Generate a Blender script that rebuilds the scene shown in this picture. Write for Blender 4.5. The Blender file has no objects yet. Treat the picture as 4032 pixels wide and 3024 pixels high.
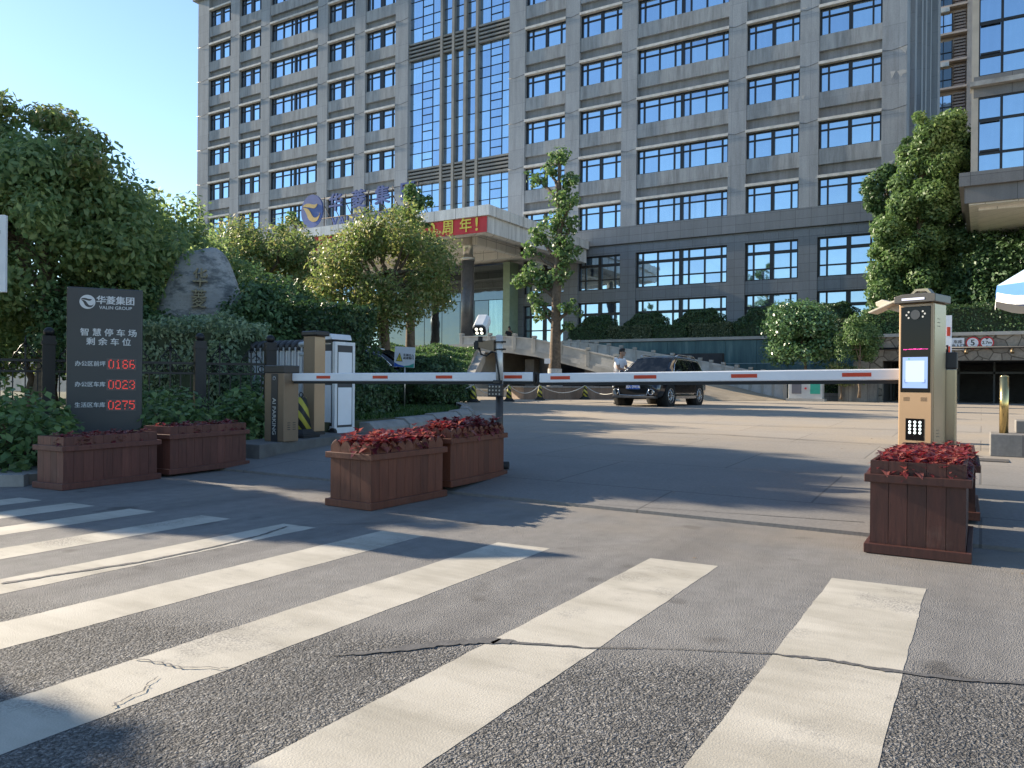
import bpy, math, random
import numpy as np
from mathutils import Vector, Matrix, Euler
C = bpy.context.scene.collection
sc = bpy.context.scene
R = math.radians
random.seed(7)
rng = np.random.default_rng(11)

# ------------------------------------------------------------------ camera, sky, sun, exposure
def make_camera():
    cam = bpy.data.cameras.new('camera'); ob = bpy.data.objects.new('camera', cam); C.objects.link(ob)
    yaw, pitch, roll = R(31.4155), R(-0.1313), R(0.5304)
    f = Vector((-math.sin(yaw)*math.cos(pitch), math.cos(yaw)*math.cos(pitch), math.sin(pitch)))
    r0 = Vector((math.cos(yaw), math.sin(yaw), 0)); u0 = r0.cross(f)
    r = r0*math.cos(roll)+u0*math.sin(roll); u = -r0*math.sin(roll)+u0*math.cos(roll)
    m = Matrix((r, u, -f)).transposed().to_4x4(); m.translation = (0, 0, 1.15)
    ob.matrix_world = m
    cam.sensor_width = 36.0; cam.sensor_fit = 'HORIZONTAL'; cam.lens = 27.045
    cam.clip_end = 6000; cam.clip_start = 0.05
    sc.camera = ob
make_camera()
SUN_EL, SUN_AZ = 23.0, -92.0          # azimuth measured from +Y towards +X
w = bpy.data.worlds.new('World'); sc.world = w; w.use_nodes = True
nt = w.node_tree; nt.nodes.clear()
sky = nt.nodes.new('ShaderNodeTexSky'); sky.sky_type = 'NISHITA'; sky.sun_disc = False
sky.sun_elevation = R(SUN_EL); sky.sun_rotation = R(SUN_AZ)
sky.air_density = 1.0; sky.dust_density = 0.1; sky.ozone_density = 2.6
bg = nt.nodes.new('ShaderNodeBackground'); bg.inputs['Strength'].default_value = 0.105
wo = nt.nodes.new('ShaderNodeOutputWorld')
nt.links.new(sky.outputs[0], bg.inputs[0]); nt.links.new(bg.outputs[0], wo.inputs[0])
sl = bpy.data.lights.new('sun', 'SUN'); sl.energy = 5.0; sl.angle = R(0.5); sl.color = (1.0, 0.86, 0.67)
so = bpy.data.objects.new('sun', sl); C.objects.link(so)
sd = Vector((math.sin(R(SUN_AZ))*math.cos(R(SUN_EL)), math.cos(R(SUN_AZ))*math.cos(R(SUN_EL)), math.sin(R(SUN_EL))))
so.rotation_euler = sd.to_track_quat('Z', 'Y').to_euler(); so.location = sd*60
sc.view_settings.view_transform = 'Standard'; sc.view_settings.look = 'None'
sc.view_settings.gamma = 1.0; sc.view_settings.exposure = 1.25
sc.render.engine = 'CYCLES'
sc.cycles.use_denoising = True
sc.cycles.max_bounces = 6; sc.cycles.diffuse_bounces = 3; sc.cycles.glossy_bounces = 3
sc.cycles.transparent_max_bounces = 8; sc.cycles.transmission_bounces = 4
sc.cycles.sample_clamp_indirect = 4.0

# ------------------------------------------------------------------ materials
class NT:
    def __init__(s, name):
        s.m = bpy.data.materials.new(name); s.m.use_nodes = True
        s.t = s.m.node_tree; s.b = s.t.nodes['Principled BSDF']
    def n(s, typ, **kw):
        x = s.t.nodes.new('ShaderNode'+typ)
        for k, v in kw.items(): setattr(x, k, v)
        return x
    def l(s, a, b): s.t.links.new(a, b)
    def val(s, sock, v):
        if hasattr(v, 'links'): s.l(v, sock)
        else: sock.default_value = v
    def mix(s, fac, a, b):
        x = s.n('Mix', data_type='RGBA'); s.val(x.inputs['Factor'], fac)
        s.val(x.inputs['A'], a); s.val(x.inputs['B'], b); return x.outputs['Result']
    def math(s, op, a, b=0.0):
        x = s.n('Math', operation=op); s.val(x.inputs[0], a); s.val(x.inputs[1], b); return x.outputs[0]
    def noise(s, vec, scale, detail=4, rough=0.55):
        x = s.n('TexNoise'); x.inputs['Scale'].default_value = scale; x.inputs['Detail'].default_value = detail
        x.inputs['Roughness'].default_value = rough
        if vec is not None: s.l(vec, x.inputs['Vector'])
        return x.outputs['Fac']
    def ramp(s, fac, stops):
        x = s.n('ValToRGB'); s.l(fac, x.inputs[0]); e = x.color_ramp.elements
        while len(e) < len(stops): e.new(0.5)
        for i, (p, c) in enumerate(stops):
            e[i].position = p; e[i].color = c if len(c) == 4 else (*c, 1)
        return x.outputs['Color']
    def obj(s): return s.n('TexCoord').outputs['Object']
    def pos(s): return s.n('NewGeometry').outputs['Position']
    def bump(s, h, strength=0.3, dist=0.02, normal=None):
        x = s.n('Bump'); x.inputs['Strength'].default_value = strength; x.inputs['Distance'].default_value = dist
        s.l(h, x.inputs['Height'])
        if normal is not None: s.l(normal, x.inputs['Normal'])
        s.l(x.outputs[0], s.b.inputs['Normal']); return x.outputs[0]
def c4(c, k=1.0): return (min(c[0]*k, 1), min(c[1]*k, 1), min(c[2]*k, 1), 1)
MC = {}
def mat(name, col, rough=0.6, metal=0.0, var=0.15, vs=3.0, bump=0.0, bs=40.0, coat=0.0, spec=None):
    if name in MC: return MC[name]
    k = NT(name); v = k.obj()
    if var > 0:
        f = k.noise(v, vs, 6, 0.65)
        f2 = k.ramp(f, [(0.3, c4(col, 1-var)), (0.7, c4(col, 1+var))])
        k.l(f2, k.b.inputs['Base Color'])
    else: k.b.inputs['Base Color'].default_value = c4(col)
    k.b.inputs['Roughness'].default_value = rough; k.b.inputs['Metallic'].default_value = metal
    if coat: k.b.inputs['Coat Weight'].default_value = coat; k.b.inputs['Coat Roughness'].default_value = 0.08
    if spec is not None: k.b.inputs['Specular IOR Level'].default_value = spec
    if bump: k.bump(k.noise(v, bs, 5), bump, 0.01)
    MC[name] = k.m; return k.m
def emit(name, col, strength):
    if name in MC: return MC[name]
    k = NT(name); k.b.inputs['Base Color'].default_value = c4(col, 0.3)
    k.b.inputs['Emission Color'].default_value = c4(col); k.b.inputs['Emission Strength'].default_value = strength
    MC[name] = k.m; return k.m
def leafmat(name, cols, trans=0.35, rough=0.45, spec=0.4):
    """leaf colours varied leaf by leaf, part of the light passing through"""
    if name in MC: return MC[name]
    k = NT(name); g = k.n('NewGeometry').outputs['Random Per Island']
    col = k.ramp(g, [(i/(len(cols)-1), c) for i, c in enumerate(cols)])
    k.l(col, k.b.inputs['Base Color']); k.b.inputs['Roughness'].default_value = rough
    k.b.inputs['Specular IOR Level'].default_value = spec
    tr = k.n('BsdfTranslucent'); hs = k.n('HueSaturation'); hs.inputs['Value'].default_value = 1.5; hs.inputs['Saturation'].default_value = 1.1
    k.l(col, hs.inputs['Color']); k.l(hs.outputs[0], tr.inputs['Color'])
    mx = k.n('MixShader'); mx.inputs[0].default_value = trans
    k.l(k.b.outputs[0], mx.inputs[1]); k.l(tr.outputs[0], mx.inputs[2])
    k.l(mx.outputs[0], k.t.nodes['Material Output'].inputs['Surface'])
    MC[name] = k.m; return k.m
def stone(name, col, bw, bh, var=0.12, joint=0.55, rough=0.75, mortar=0.012, stain=0.25, offset=0.0):
    """stone cladding: slabs with dark joints, streaks of rain dirt; slab grid runs along x+y and z"""
    if name in MC: return MC[name]
    k = NT(name); p = k.obj(); sep = k.n('SeparateXYZ'); k.l(p, sep.inputs[0])
    h = k.math('ADD', sep.outputs[0], sep.outputs[1]); cb = k.n('CombineXYZ')
    k.l(h, cb.inputs[0]); k.l(sep.outputs[2], cb.inputs[1])
    br = k.n('TexBrick'); k.l(cb.outputs[0], br.inputs['Vector'])
    br.offset = offset; br.inputs['Scale'].default_value = 1.0
    br.inputs['Brick Width'].default_value = bw; br.inputs['Row Height'].default_value = bh
    br.inputs['Mortar Size'].default_value = mortar; br.inputs['Mortar Smooth'].default_value = 0.2; br.inputs['Bias'].default_value = 0.0
    br.inputs['Color1'].default_value = c4(col, 1-var*0.5); br.inputs['Color2'].default_value = c4(col, 1+var*0.5)
    br.inputs['Mortar'].default_value = c4(col, joint)
    mp = k.n('Mapping'); mp.inputs['Scale'].default_value = (1.5, 1.5, 0.18); k.l(p, mp.inputs[0])
    st = k.noise(mp.outputs[0], 1.6, 6, 0.7)
    stc = k.ramp(st, [(0.35, (1-stain,)*3), (0.6, (1, 1, 1))])
    grain = k.noise(p, 22, 3); gc = k.ramp(grain, [(0.3, (0.88,)*3), (0.7, (1.1,)*3)])
    a = k.n('Mix', data_type='RGBA', blend_type='MULTIPLY'); a.inputs['Factor'].default_value = 1
    k.l(br.outputs['Color'], a.inputs['A']); k.l(stc, a.inputs['B'])
    b = k.n('Mix', data_type='RGBA', blend_type='MULTIPLY'); b.inputs['Factor'].default_value = 1
    k.l(a.outputs['Result'], b.inputs['A']); k.l(gc, b.inputs['B'])
    k.l(b.outputs['Result'], k.b.inputs['Base Color']); k.b.inputs['Roughness'].default_value = rough
    MC[name] = k.m; return k.m
def glassmat(name, tint, dark, refl=0.7, rough=0.03, wob=0.02):
    if name in MC: return MC[name]
    k = NT(name); k.t.nodes.remove(k.b)
    gl = k.n('BsdfGlossy'); gl.inputs['Roughness'].default_value = rough
    df = k.n('BsdfDiffuse')
    g = k.n('NewGeometry').outputs['Random Per Island']
    k.l(k.ramp(g, [(0, c4(tint, 0.8)), (1, c4(tint, 1.1))]), gl.inputs['Color'])
    p = k.obj(); mp = k.n('Mapping'); mp.inputs['Scale'].default_value = (3.0, 3.0, 0.25); k.l(p, mp.inputs[0])
    cur = k.noise(mp.outputs[0], 1.8, 3)
    k.l(k.ramp(cur, [(0.42, c4(dark)), (0.62, c4(dark, 3.2))]), df.inputs['Color'])
    if wob:
        bp = k.n('Bump'); bp.inputs['Strength'].default_value = wob; bp.inputs['Distance'].default_value = 0.3
        k.l(k.noise(p, 0.9, 2), bp.inputs['Height']); k.l(bp.outputs[0], gl.inputs['Normal'])
    mx = k.n('MixShader'); mx.inputs[0].default_value = refl
    k.l(df.outputs[0], mx.inputs[1]); k.l(gl.outputs[0], mx.inputs[2])
    k.l(mx.outputs[0], k.t.nodes['Material Output'].inputs['Surface'])
    MC[name] = k.m; return k.m

# ------------------------------------------------------------------ mesh building
class MB:
    def __init__(s): s.v = []; s.f = []; s.sm = []
    def add(s, vs, fs, smooth=False):
        o = len(s.v); s.v += [tuple(v) for v in vs]
        s.f += [tuple(i+o for i in f) for f in fs]; s.sm += [smooth]*len(fs); return s
    def box(s, x0, x1, y0, y1, z0, z1, m=None):
        vs = [(x0,y0,z0),(x1,y0,z0),(x1,y1,z0),(x0,y1,z0),(x0,y0,z1),(x1,y0,z1),(x1,y1,z1),(x0,y1,z1)]
        if m is not None: vs = [tuple(m @ Vector(v)) for v in vs]
        return s.add(vs, [(0,3,2,1),(4,5,6,7),(0,1,5,4),(1,2,6,5),(2,3,7,6),(3,0,4,7)])
    def prism(s, pts, d, m=None):
        """pts: 2D outline (x,z) extruded along y from 0 to d"""
        n = len(pts); vs = [(p[0],0,p[1]) for p in pts]+[(p[0],d,p[1]) for p in pts]
        if m is not None: vs = [tuple(m @ Vector(v)) for v in vs]
        fs = [tuple(range(n)), tuple(range(2*n-1, n-1, -1))]+[(i, i+n, (i+1)%n+n, (i+1)%n) for i in range(n)]
        return s.add(vs, fs)
    def plan(s, pts, z0, z1):
        n = len(pts); vs = [(p[0],p[1],z0) for p in pts]+[(p[0],p[1],z1) for p in pts]
        return s.add(vs, [tuple(range(n-1,-1,-1)), tuple(range(n,2*n))]+[(i,(i+1)%n,(i+1)%n+n,i+n) for i in range(n)])
    def tube(s, pts, rad, n=8, caps=True, smooth=True):
        pts = [Vector(p) for p in pts]
        if not hasattr(rad, '__len__'): rad = [rad]*len(pts)
        vs = []; prev = None
        for i, p in enumerate(pts):
            t = (pts[min(i+1, len(pts)-1)]-pts[max(i-1, 0)])
            if t.length < 1e-9: t = Vector((0,0,1))
            t.normalize()
            if prev is None:
                a = Vector((1,0,0)) if abs(t.x) < 0.9 else Vector((0,1,0))
            else: a = prev
            a = (a - t*a.dot(t)).normalized(); b = t.cross(a); prev = a
            for k in range(n):
                an = 2*math.pi*(k+0.5)/n; vs.append(tuple(p+(a*math.cos(an)+b*math.sin(an))*rad[i]))
        fs = []
        for i in range(len(pts)-1):
            for k in range(n): fs.append((i*n+k, i*n+(k+1)%n, (i+1)*n+(k+1)%n, (i+1)*n+k))
        s.add(vs, fs, smooth)
        if caps:
            o = len(s.v)-len(vs); m = (len(pts)-1)*n
            s.f.append(tuple(o+k for k in range(n-1,-1,-1))); s.f.append(tuple(o+m+k for k in range(n))); s.sm += [False]*2
        return s
    def cyl(s, p0, p1, r0, r1=None, n=16): return s.tube([p0, p1], [r0, r0 if r1 is None else r1], n)
    def disc(s, c, nrm, r, n=20, ry=None):
        c = Vector(c); t = Vector(nrm).normalized(); a = Vector((0,0,1)) if abs(t.z) < 0.9 else Vector((1,0,0))
        a = (a-t*a.dot(t)).normalized(); b = t.cross(a); ry = ry or r
        return s.add([tuple(c+b*(math.cos(2*math.pi*k/n)*r)+a*(math.sin(2*math.pi*k/n)*ry)) for k in range(n)], [tuple(range(n))])
    def torus(s, c, nrm, R_, r, n=16, m=6):
        c = Vector(c); t = Vector(nrm).normalized(); a = Vector((0,0,1)) if abs(t.z) < 0.9 else Vector((1,0,0))
        a = (a-t*a.dot(t)).normalized(); b = t.cross(a); vs = []; fs = []
        for i in range(n):
            d = a*math.cos(2*math.pi*i/n)+b*math.sin(2*math.pi*i/n)
            for j in range(m):
                q = 2*math.pi*j/m; vs.append(tuple(c+d*(R_+r*math.cos(q))+t*(r*math.sin(q))))
        for i in range(n):
            for j in range(m): fs.append((i*m+j, ((i+1)%n)*m+j, ((i+1)%n)*m+(j+1)%m, i*m+(j+1)%m))
        return s.add(vs, fs, True)
    def ell(s, c, r, n=14, m=10):
        vs = [(c[0],c[1],c[2]+r[2])]; fs = []
        for i in range(1, m):
            th = math.pi*i/m
            for j in range(n):
                ph = 2*math.pi*j/n; vs.append((c[0]+r[0]*math.sin(th)*math.cos(ph), c[1]+r[1]*math.sin(th)*math.sin(ph), c[2]+r[2]*math.cos(th)))
        vs.append((c[0],c[1],c[2]-r[2])); L = len(vs)-1
        for j in range(n):
            fs.append((0, 1+j, 1+(j+1)%n)); fs.append((L, L-n+(j+1)%n, L-n+j))
            for i in range(m-2): fs.append((1+i*n+j, 1+(i+1)*n+j, 1+(i+1)*n+(j+1)%n, 1+i*n+(j+1)%n))
        return s.add(vs, fs, True)
    def xf(s, m):
        s.v = [tuple(m @ Vector(v)) for v in s.v]; return s
    def mesh(s, name, mt):
        me = bpy.data.meshes.new(name); me.from_pydata(s.v, [], s.f); me.update()
        me.polygons.foreach_set('use_smooth', s.sm)
        if mt: me.materials.append(mt)
        return me
def link(name, me, parent=None, bev=0.0):
    o = bpy.data.objects.new(name, me); C.objects.link(o)
    if parent is not None: o.parent = parent
    if bev:
        b = o.modifiers.new('bevel', 'BEVEL'); b.width = bev; b.segments = 2; b.limit_method = 'ANGLE'; b.angle_limit = R(40)
    return o
def part(name, mb, mt, parent=None, bev=0.0): return link(name, mb.mesh(name, mt), parent, bev)
def tag(o, label, cat, group=None, kind=None):
    o['label'] = label; o['category'] = cat
    if group: o['group'] = group
    if kind: o['kind'] = kind
    return o
def thing(name, label, cat, loc=(0,0,0), rz=0.0, group=None):
    o = bpy.data.objects.new(name, None); C.objects.link(o); o.empty_display_size = 0.2
    o.location = loc; o.rotation_euler = (0,0,rz); return tag(o, label, cat, group)
def struct(name, mb, mt, label=None):
    o = part(name, mb, mt); o['kind'] = 'structure'
    if label: o['label'] = label
    return o
def kids(o): return [c for c in o.children]
def dup(root, loc, rz=None, label=None, group=None):
    r = root.copy(); C.objects.link(r); r.location = loc
    if rz is not None: r.rotation_euler = (0,0,rz)
    if label: r['label'] = label
    if group: r['group'] = group
    for ch in kids(root):
        c = ch.copy(); C.objects.link(c); c.parent = r
        for g in kids(ch):
            d = g.copy(); C.objects.link(d); d.parent = c
    return r
def M3(loc=(0,0,0), rx=0, ry=0, rz=0): return Matrix.Translation(loc) @ Euler((rx,ry,rz)).to_matrix().to_4x4()
FONT = None
def text(name, s, size, mt, parent, m, ext=0.002, bold=0.0, align='CENTER', sx=1.0, spacing=1.0):
    """lettering as a mesh; m places the text plane (x right, y up, z towards the reader)"""
    cu = bpy.data.curves.new(name, 'FONT'); cu.body = s; cu.size = size; cu.align_x = align; cu.align_y = 'CENTER'
    cu.extrude = ext; cu.space_character = spacing; cu.resolution_u = 3
    o = bpy.data.objects.new(name, cu); C.objects.link(o); bpy.context.view_layer.update()
    dg = bpy.context.evaluated_depsgraph_get(); me = bpy.data.meshes.new_from_object(o.evaluated_get(dg))
    bpy.data.objects.remove(o); bpy.data.curves.remove(cu)
    if bold:                                   # thicken the strokes with slightly shifted copies
        nv = len(me.vertices); co = np.empty(nv*3, np.float32); me.vertices.foreach_get('co', co); co = co.reshape(-1,3); fs = [tuple(p.vertices) for p in me.polygons]
        d = bold*size; V = []; F = []
        for q, (dx, dy) in enumerate(((-d,-d*.6),(d,-d*.6),(-d,d*.6),(d,d*.6),(0,0))): V += [tuple(v) for v in co+np.array((dx,dy,q*.0004))]; F += [tuple(i+q*nv for i in f) for f in fs]
        bpy.data.meshes.remove(me); me = bpy.data.meshes.new(name); me.from_pydata(V, [], F); me.update()
    me.name = name; me.transform(m @ Matrix.Diagonal((sx,1,1,1))); me.materials.clear(); me.materials.append(mt)
    return link(name, me, parent)
FRONT = Matrix(((1,0,0,0),(0,0,-1,0),(0,1,0,0),(0,0,0,1)))     # text plane facing -Y
def front(x, y, z): return Matrix.Translation((x,y,z)) @ FRONT

# ------------------------------------------------------------------ foliage
def np_mesh(name, V, F, mt, smooth=False):
    """V (n,3), F (m,k) quads"""
    me = bpy.data.meshes.new(name); n, k = F.shape
    me.vertices.add(len(V)); me.vertices.foreach_set('co', V.astype(np.float32).ravel())
    me.loops.add(n*k); me.loops.foreach_set('vertex_index', F.astype(np.int32).ravel())
    me.polygons.add(n); me.polygons.foreach_set('loop_start', np.arange(0, n*k, k, dtype=np.int32))
    me.polygons.foreach_set('loop_total', np.full(n, k, dtype=np.int32))
    me.update(calc_edges=True); me.materials.append(mt); return me
def unit(a): return a/np.maximum(np.linalg.norm(a, axis=1, keepdims=True), 1e-9)
def rdir(n): return unit(rng.normal(size=(n,3)))
def leaf_quads(P, N, L, W, droop=0.0):
    """one pointed leaf (rhombus of two folded halves) per point"""
    n = len(P); N = unit(N); t = rng.normal(size=(n,3)); t[:,2] -= droop
    t = unit(t-N*np.sum(t*N, 1, keepdims=True)); b = np.cross(N, t)
    s = rng.uniform(0.65, 1.25, (n,1)); L = L*s; W = W*s
    V = np.empty((n,4,3)); V[:,0] = P-t*L/2; V[:,1] = P+b*W/2+N*W*0.12+t*L*0.05; V[:,2] = P+t*L/2; V[:,3] = P-b*W/2+N*W*0.12+t*L*0.05
    return V.reshape(-1,3), np.arange(n*4).reshape(-1,4)
def cloud(clumps, n, flat=0.8, depth=2.2, jitter=0.75, up=0.25):
    """points and normals spread through a set of (center, (rx,ry,rz)) clumps, denser near each clump's skin"""
    cs = np.array([c for c, r in clumps]); rs = np.array([r for c, r in clumps], float)
    wgt = (rs.prod(1))**(2/3); idx = rng.choice(len(clumps), n, p=wgt/wgt.sum())
    d = rdir(n); rad = rng.random(n)**(1/depth)*rng.uniform(0.9, 1.12, n)
    P = cs[idx]+d*rs[idx]*rad[:,None]
    N = d*0.7+rng.normal(size=(n,3))*jitter*0.6+np.array([0,0,up])
    return P, N
def crown_clumps(c, r, k, size=0.36, lo=0.45, hi=0.85, zmin=-0.7, seed=0):
    rg = np.random.default_rng(seed+5); out = []
    for i in range(k):
        d = rg.normal(size=3); d /= np.linalg.norm(d)
        if d[2] < zmin: d[2] *= -0.5
        q = rg.uniform(lo, hi); s = size*rg.uniform(0.7, 1.25)
        out.append((np.array(c)+d*np.array(r)*q, np.array(r)*s*np.array([1,1,0.85])))
    return out
def foliage(name, clumps, n, L, W, mt, parent, droop=0.0, jitter=0.75, up=0.25, depth=2.2):
    P, N = cloud(clumps, n, depth=depth, jitter=jitter, up=up); V, F = leaf_quads(P, N, L, W, droop)
    return link(name, np_mesh(name, V, F, mt), parent)
def trunk_mb(base, top, r0, r1, limbs, seed=0, wig=0.06, n=10):
    rg = random.Random(seed); mb = MB(); b = Vector(base); t = Vector(top); pts = []; rad = []
    for i in range(8):
        f = i/7; p = b.lerp(t, f); 
        if 0 < i < 7: p += Vector((rg.uniform(-wig,wig), rg.uniform(-wig,wig), 0))
        pts.append(p); rad.append((r0*(1.35 if i == 0 else 1)*(1-f)+r1*f))
    mb.tube(pts, rad, n)
    for (s, e, r) in limbs:
        a = b.lerp(t, s); e = Vector(e); q = []; rr = []
        for i in range(6):
            f = i/5; p = a.lerp(e, f); p.z += math.sin(f*math.pi)*0.12*(e-a).length*0.5
            if 0 < i < 5: p += Vector((rg.uniform(-wig,wig), rg.uniform(-wig,wig), rg.uniform(-wig,wig)))
            q.append(p); rr.append(r*(1-f)+r*0.25*f)
        mb.tube(q, rr, 6)
    return mb
BARK = mat('bark', (0.13, 0.095, 0.065), 0.9, var=0.45, vs=9, bump=0.8, bs=14)
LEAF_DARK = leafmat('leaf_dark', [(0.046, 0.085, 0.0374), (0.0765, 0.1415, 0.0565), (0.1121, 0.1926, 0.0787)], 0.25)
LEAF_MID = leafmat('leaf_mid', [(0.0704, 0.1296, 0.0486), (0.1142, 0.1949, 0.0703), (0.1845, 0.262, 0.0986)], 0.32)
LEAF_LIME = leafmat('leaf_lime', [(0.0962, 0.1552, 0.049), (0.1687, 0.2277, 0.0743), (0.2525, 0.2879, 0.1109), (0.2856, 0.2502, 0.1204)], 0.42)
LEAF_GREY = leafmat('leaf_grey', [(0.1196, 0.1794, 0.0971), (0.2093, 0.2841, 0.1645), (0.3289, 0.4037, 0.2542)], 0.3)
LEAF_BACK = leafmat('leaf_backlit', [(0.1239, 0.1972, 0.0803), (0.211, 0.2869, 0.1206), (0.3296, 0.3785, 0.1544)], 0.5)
LEAF_GLOSS = leafmat('leaf_gloss', [(0.0577, 0.1166, 0.0499), (0.0985, 0.1869, 0.0729), (0.1608, 0.259, 0.1117)], 0.22, 0.28, 0.6)
def tree(label, loc, crown, r, k, n, L, W, mt, trunk_r, seed=0, size=0.36, nl=6, group=None, name='tree', droop=0.0, lo=0.45, hi=0.85, zmin=-0.7, cat='tree', extra=None, depth=2.2, jitter=0.75):
    """crown centre and radii are given relative to the trunk's foot"""
    t = thing(name, label, cat, loc, 0, group)
    cl = crown_clumps(crown, r, k, size, lo, hi, zmin, seed)
    if extra: cl += extra
    rg = random.Random(seed); lim = [(rg.uniform(0.55, 0.98), tuple(cl[rg.randrange(len(cl))][0]), trunk_r*rg.uniform(0.3, 0.5)) for _ in range(nl)]
    part('trunk', trunk_mb((0,0,-0.1), (crown[0], crown[1], crown[2]+r[2]*0.1), trunk_r, trunk_r*0.35, lim, seed, wig=trunk_r*0.5), BARK, t)
    foliage('crown', cl, n, L, W, mt, t, droop, jitter=jitter, depth=depth)
    return t
def hedge(name, label, x0, x1, y0, y1, z0, z1, n, L, W, mt, group=None, cat='hedge', rz=0.0, loc=None, lump=0.12):
    """clipped hedge: a lumpy leaf-covered block around a solid core darkened like its shaded inside"""
    cx, cy = (x0+x1)/2, (y0+y1)/2; hx, hy, hz = (x1-x0)/2, (y1-y0)/2, z1-z0
    t = thing(name, label, cat, (cx, cy, z0), rz, group)
    core = MB().box(-hx*0.88, hx*0.88, -hy*0.85, hy*0.85, 0, hz*0.88)
    part('branches', core, mat('core_shade', (0.03,0.045,0.02), 0.95, var=0.3, vs=12), t)  # solid dark block, not branches; inner shade put into its colour
    ar = np.array([4*hx*hy, 2*hx*hz, 2*hx*hz, 2*hy*hz, 2*hy*hz]); idx = rng.choice(5, n, p=ar/ar.sum())
    u = rng.uniform(-1, 1, n); v = rng.random(n); P = np.zeros((n,3)); N = np.zeros((n,3))
    for k, (fx, nn) in enumerate([(0,(0,0,1)), (1,(0,-1,0)), (2,(0,1,0)), (3,(-1,0,0)), (4,(1,0,0))]):
        m = idx == k
        if k == 0: P[m] = np.c_[u[m]*hx, (v[m]*2-1)*hy, np.full(m.sum(), hz)]
        elif k in (1,2): P[m] = np.c_[u[m]*hx, np.full(m.sum(), hy*(1 if k == 2 else -1)), v[m]*hz]
        else: P[m] = np.c_[np.full(m.sum(), hx*(1 if k == 4 else -1)), u[m]*hy, v[m]*hz]
        N[m] = nn
    q = P*2.3
    wob = (np.sin(q[:,0]*1.7+q[:,2]*2.1)+np.sin(q[:,1]*2.3+q[:,0]*0.9+1)+np.sin(q[:,2]*3.1+q[:,1]*1.3+2))/3
    P += N*(wob[:,None]*lump-np.abs(rng.normal(size=(n,1)))*0.07+0.03)+rng.normal(size=(n,3))*0.025
    N = N*0.8+rng.normal(size=(n,3))*0.55
    V, F = leaf_quads(P, N, L, W); link('foliage', np_mesh('foliage', V, F, mt), t)
    return t
def clump_tree(name, label, loc, clumps, n, L, W, mt, trunk_r, top, seed, group=None):
    """a crown modelled clump by clump: (x, y, z, radius) from the trunk's foot"""
    t = thing(name, label, 'tree', loc, 0, group); rg = random.Random(seed)
    cl = [(np.array((x,y,z)), np.array((r,r,r*.85))) for x, y, z, r in clumps]
    for x, y, z, r in clumps:
        for _ in range(3): cl.append((np.array((x+rg.uniform(-r,r)*.8, y+rg.uniform(-r,r)*.8, z+rg.uniform(-r,r)*.8)), np.array((r,r,r))*rg.uniform(.3,.5)))
    lim = [(min(.95, max(.1,(z-.8)/top)), (x*.8,y*.8,z), trunk_r*.3) for x, y, z, r in clumps[::2]]
    part('trunk', trunk_mb((0,0,-.1), (0,0,top), trunk_r, trunk_r*.3, lim, seed, wig=.06), BARK, t)
    foliage('crown', cl, n, L, W, mt, t, depth=2.6, jitter=.7, up=.3)
    return t
def ball_shrub(name, label, loc, r, n, L, W, mt, group=None, rough=0.05, cat='shrub'):
    t = thing(name, label, cat, loc, 0, group)
    part('branches', MB().ell((0,0,r[2]*0.85), (r[0]*0.88, r[1]*0.88, r[2]*0.88)), mat('core_shade', (0.03,0.045,0.02), 0.95, var=0.3, vs=12), t)  # dark solid core, the shrub's inner shade is in its colour
    d = rdir(n); d[:,2] = np.where(d[:,2] < -0.75, -d[:,2], d[:,2])
    q = d*5; wob = np.sin(q[:,0]*1.3+q[:,2])+np.sin(q[:,1]*1.9+1.3)+np.sin(q[:,2]*2.2-q[:,0])
    rad = 1+wob[:,None]*rough-np.abs(rng.normal(size=(n,1)))*0.06
    P = d*np.array(r)*rad+np.array([0,0,r[2]*0.85]); N = d*0.8+rng.normal(size=(n,3))*0.55
    V, F = leaf_quads(P, N, L, W); link('foliage', np_mesh('foliage', V, F, mt), t)
    return t
def gz(Y): return float(np.interp(Y, [6, 7.5, 9, 20], [0, .1, .15, .39]))
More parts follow.
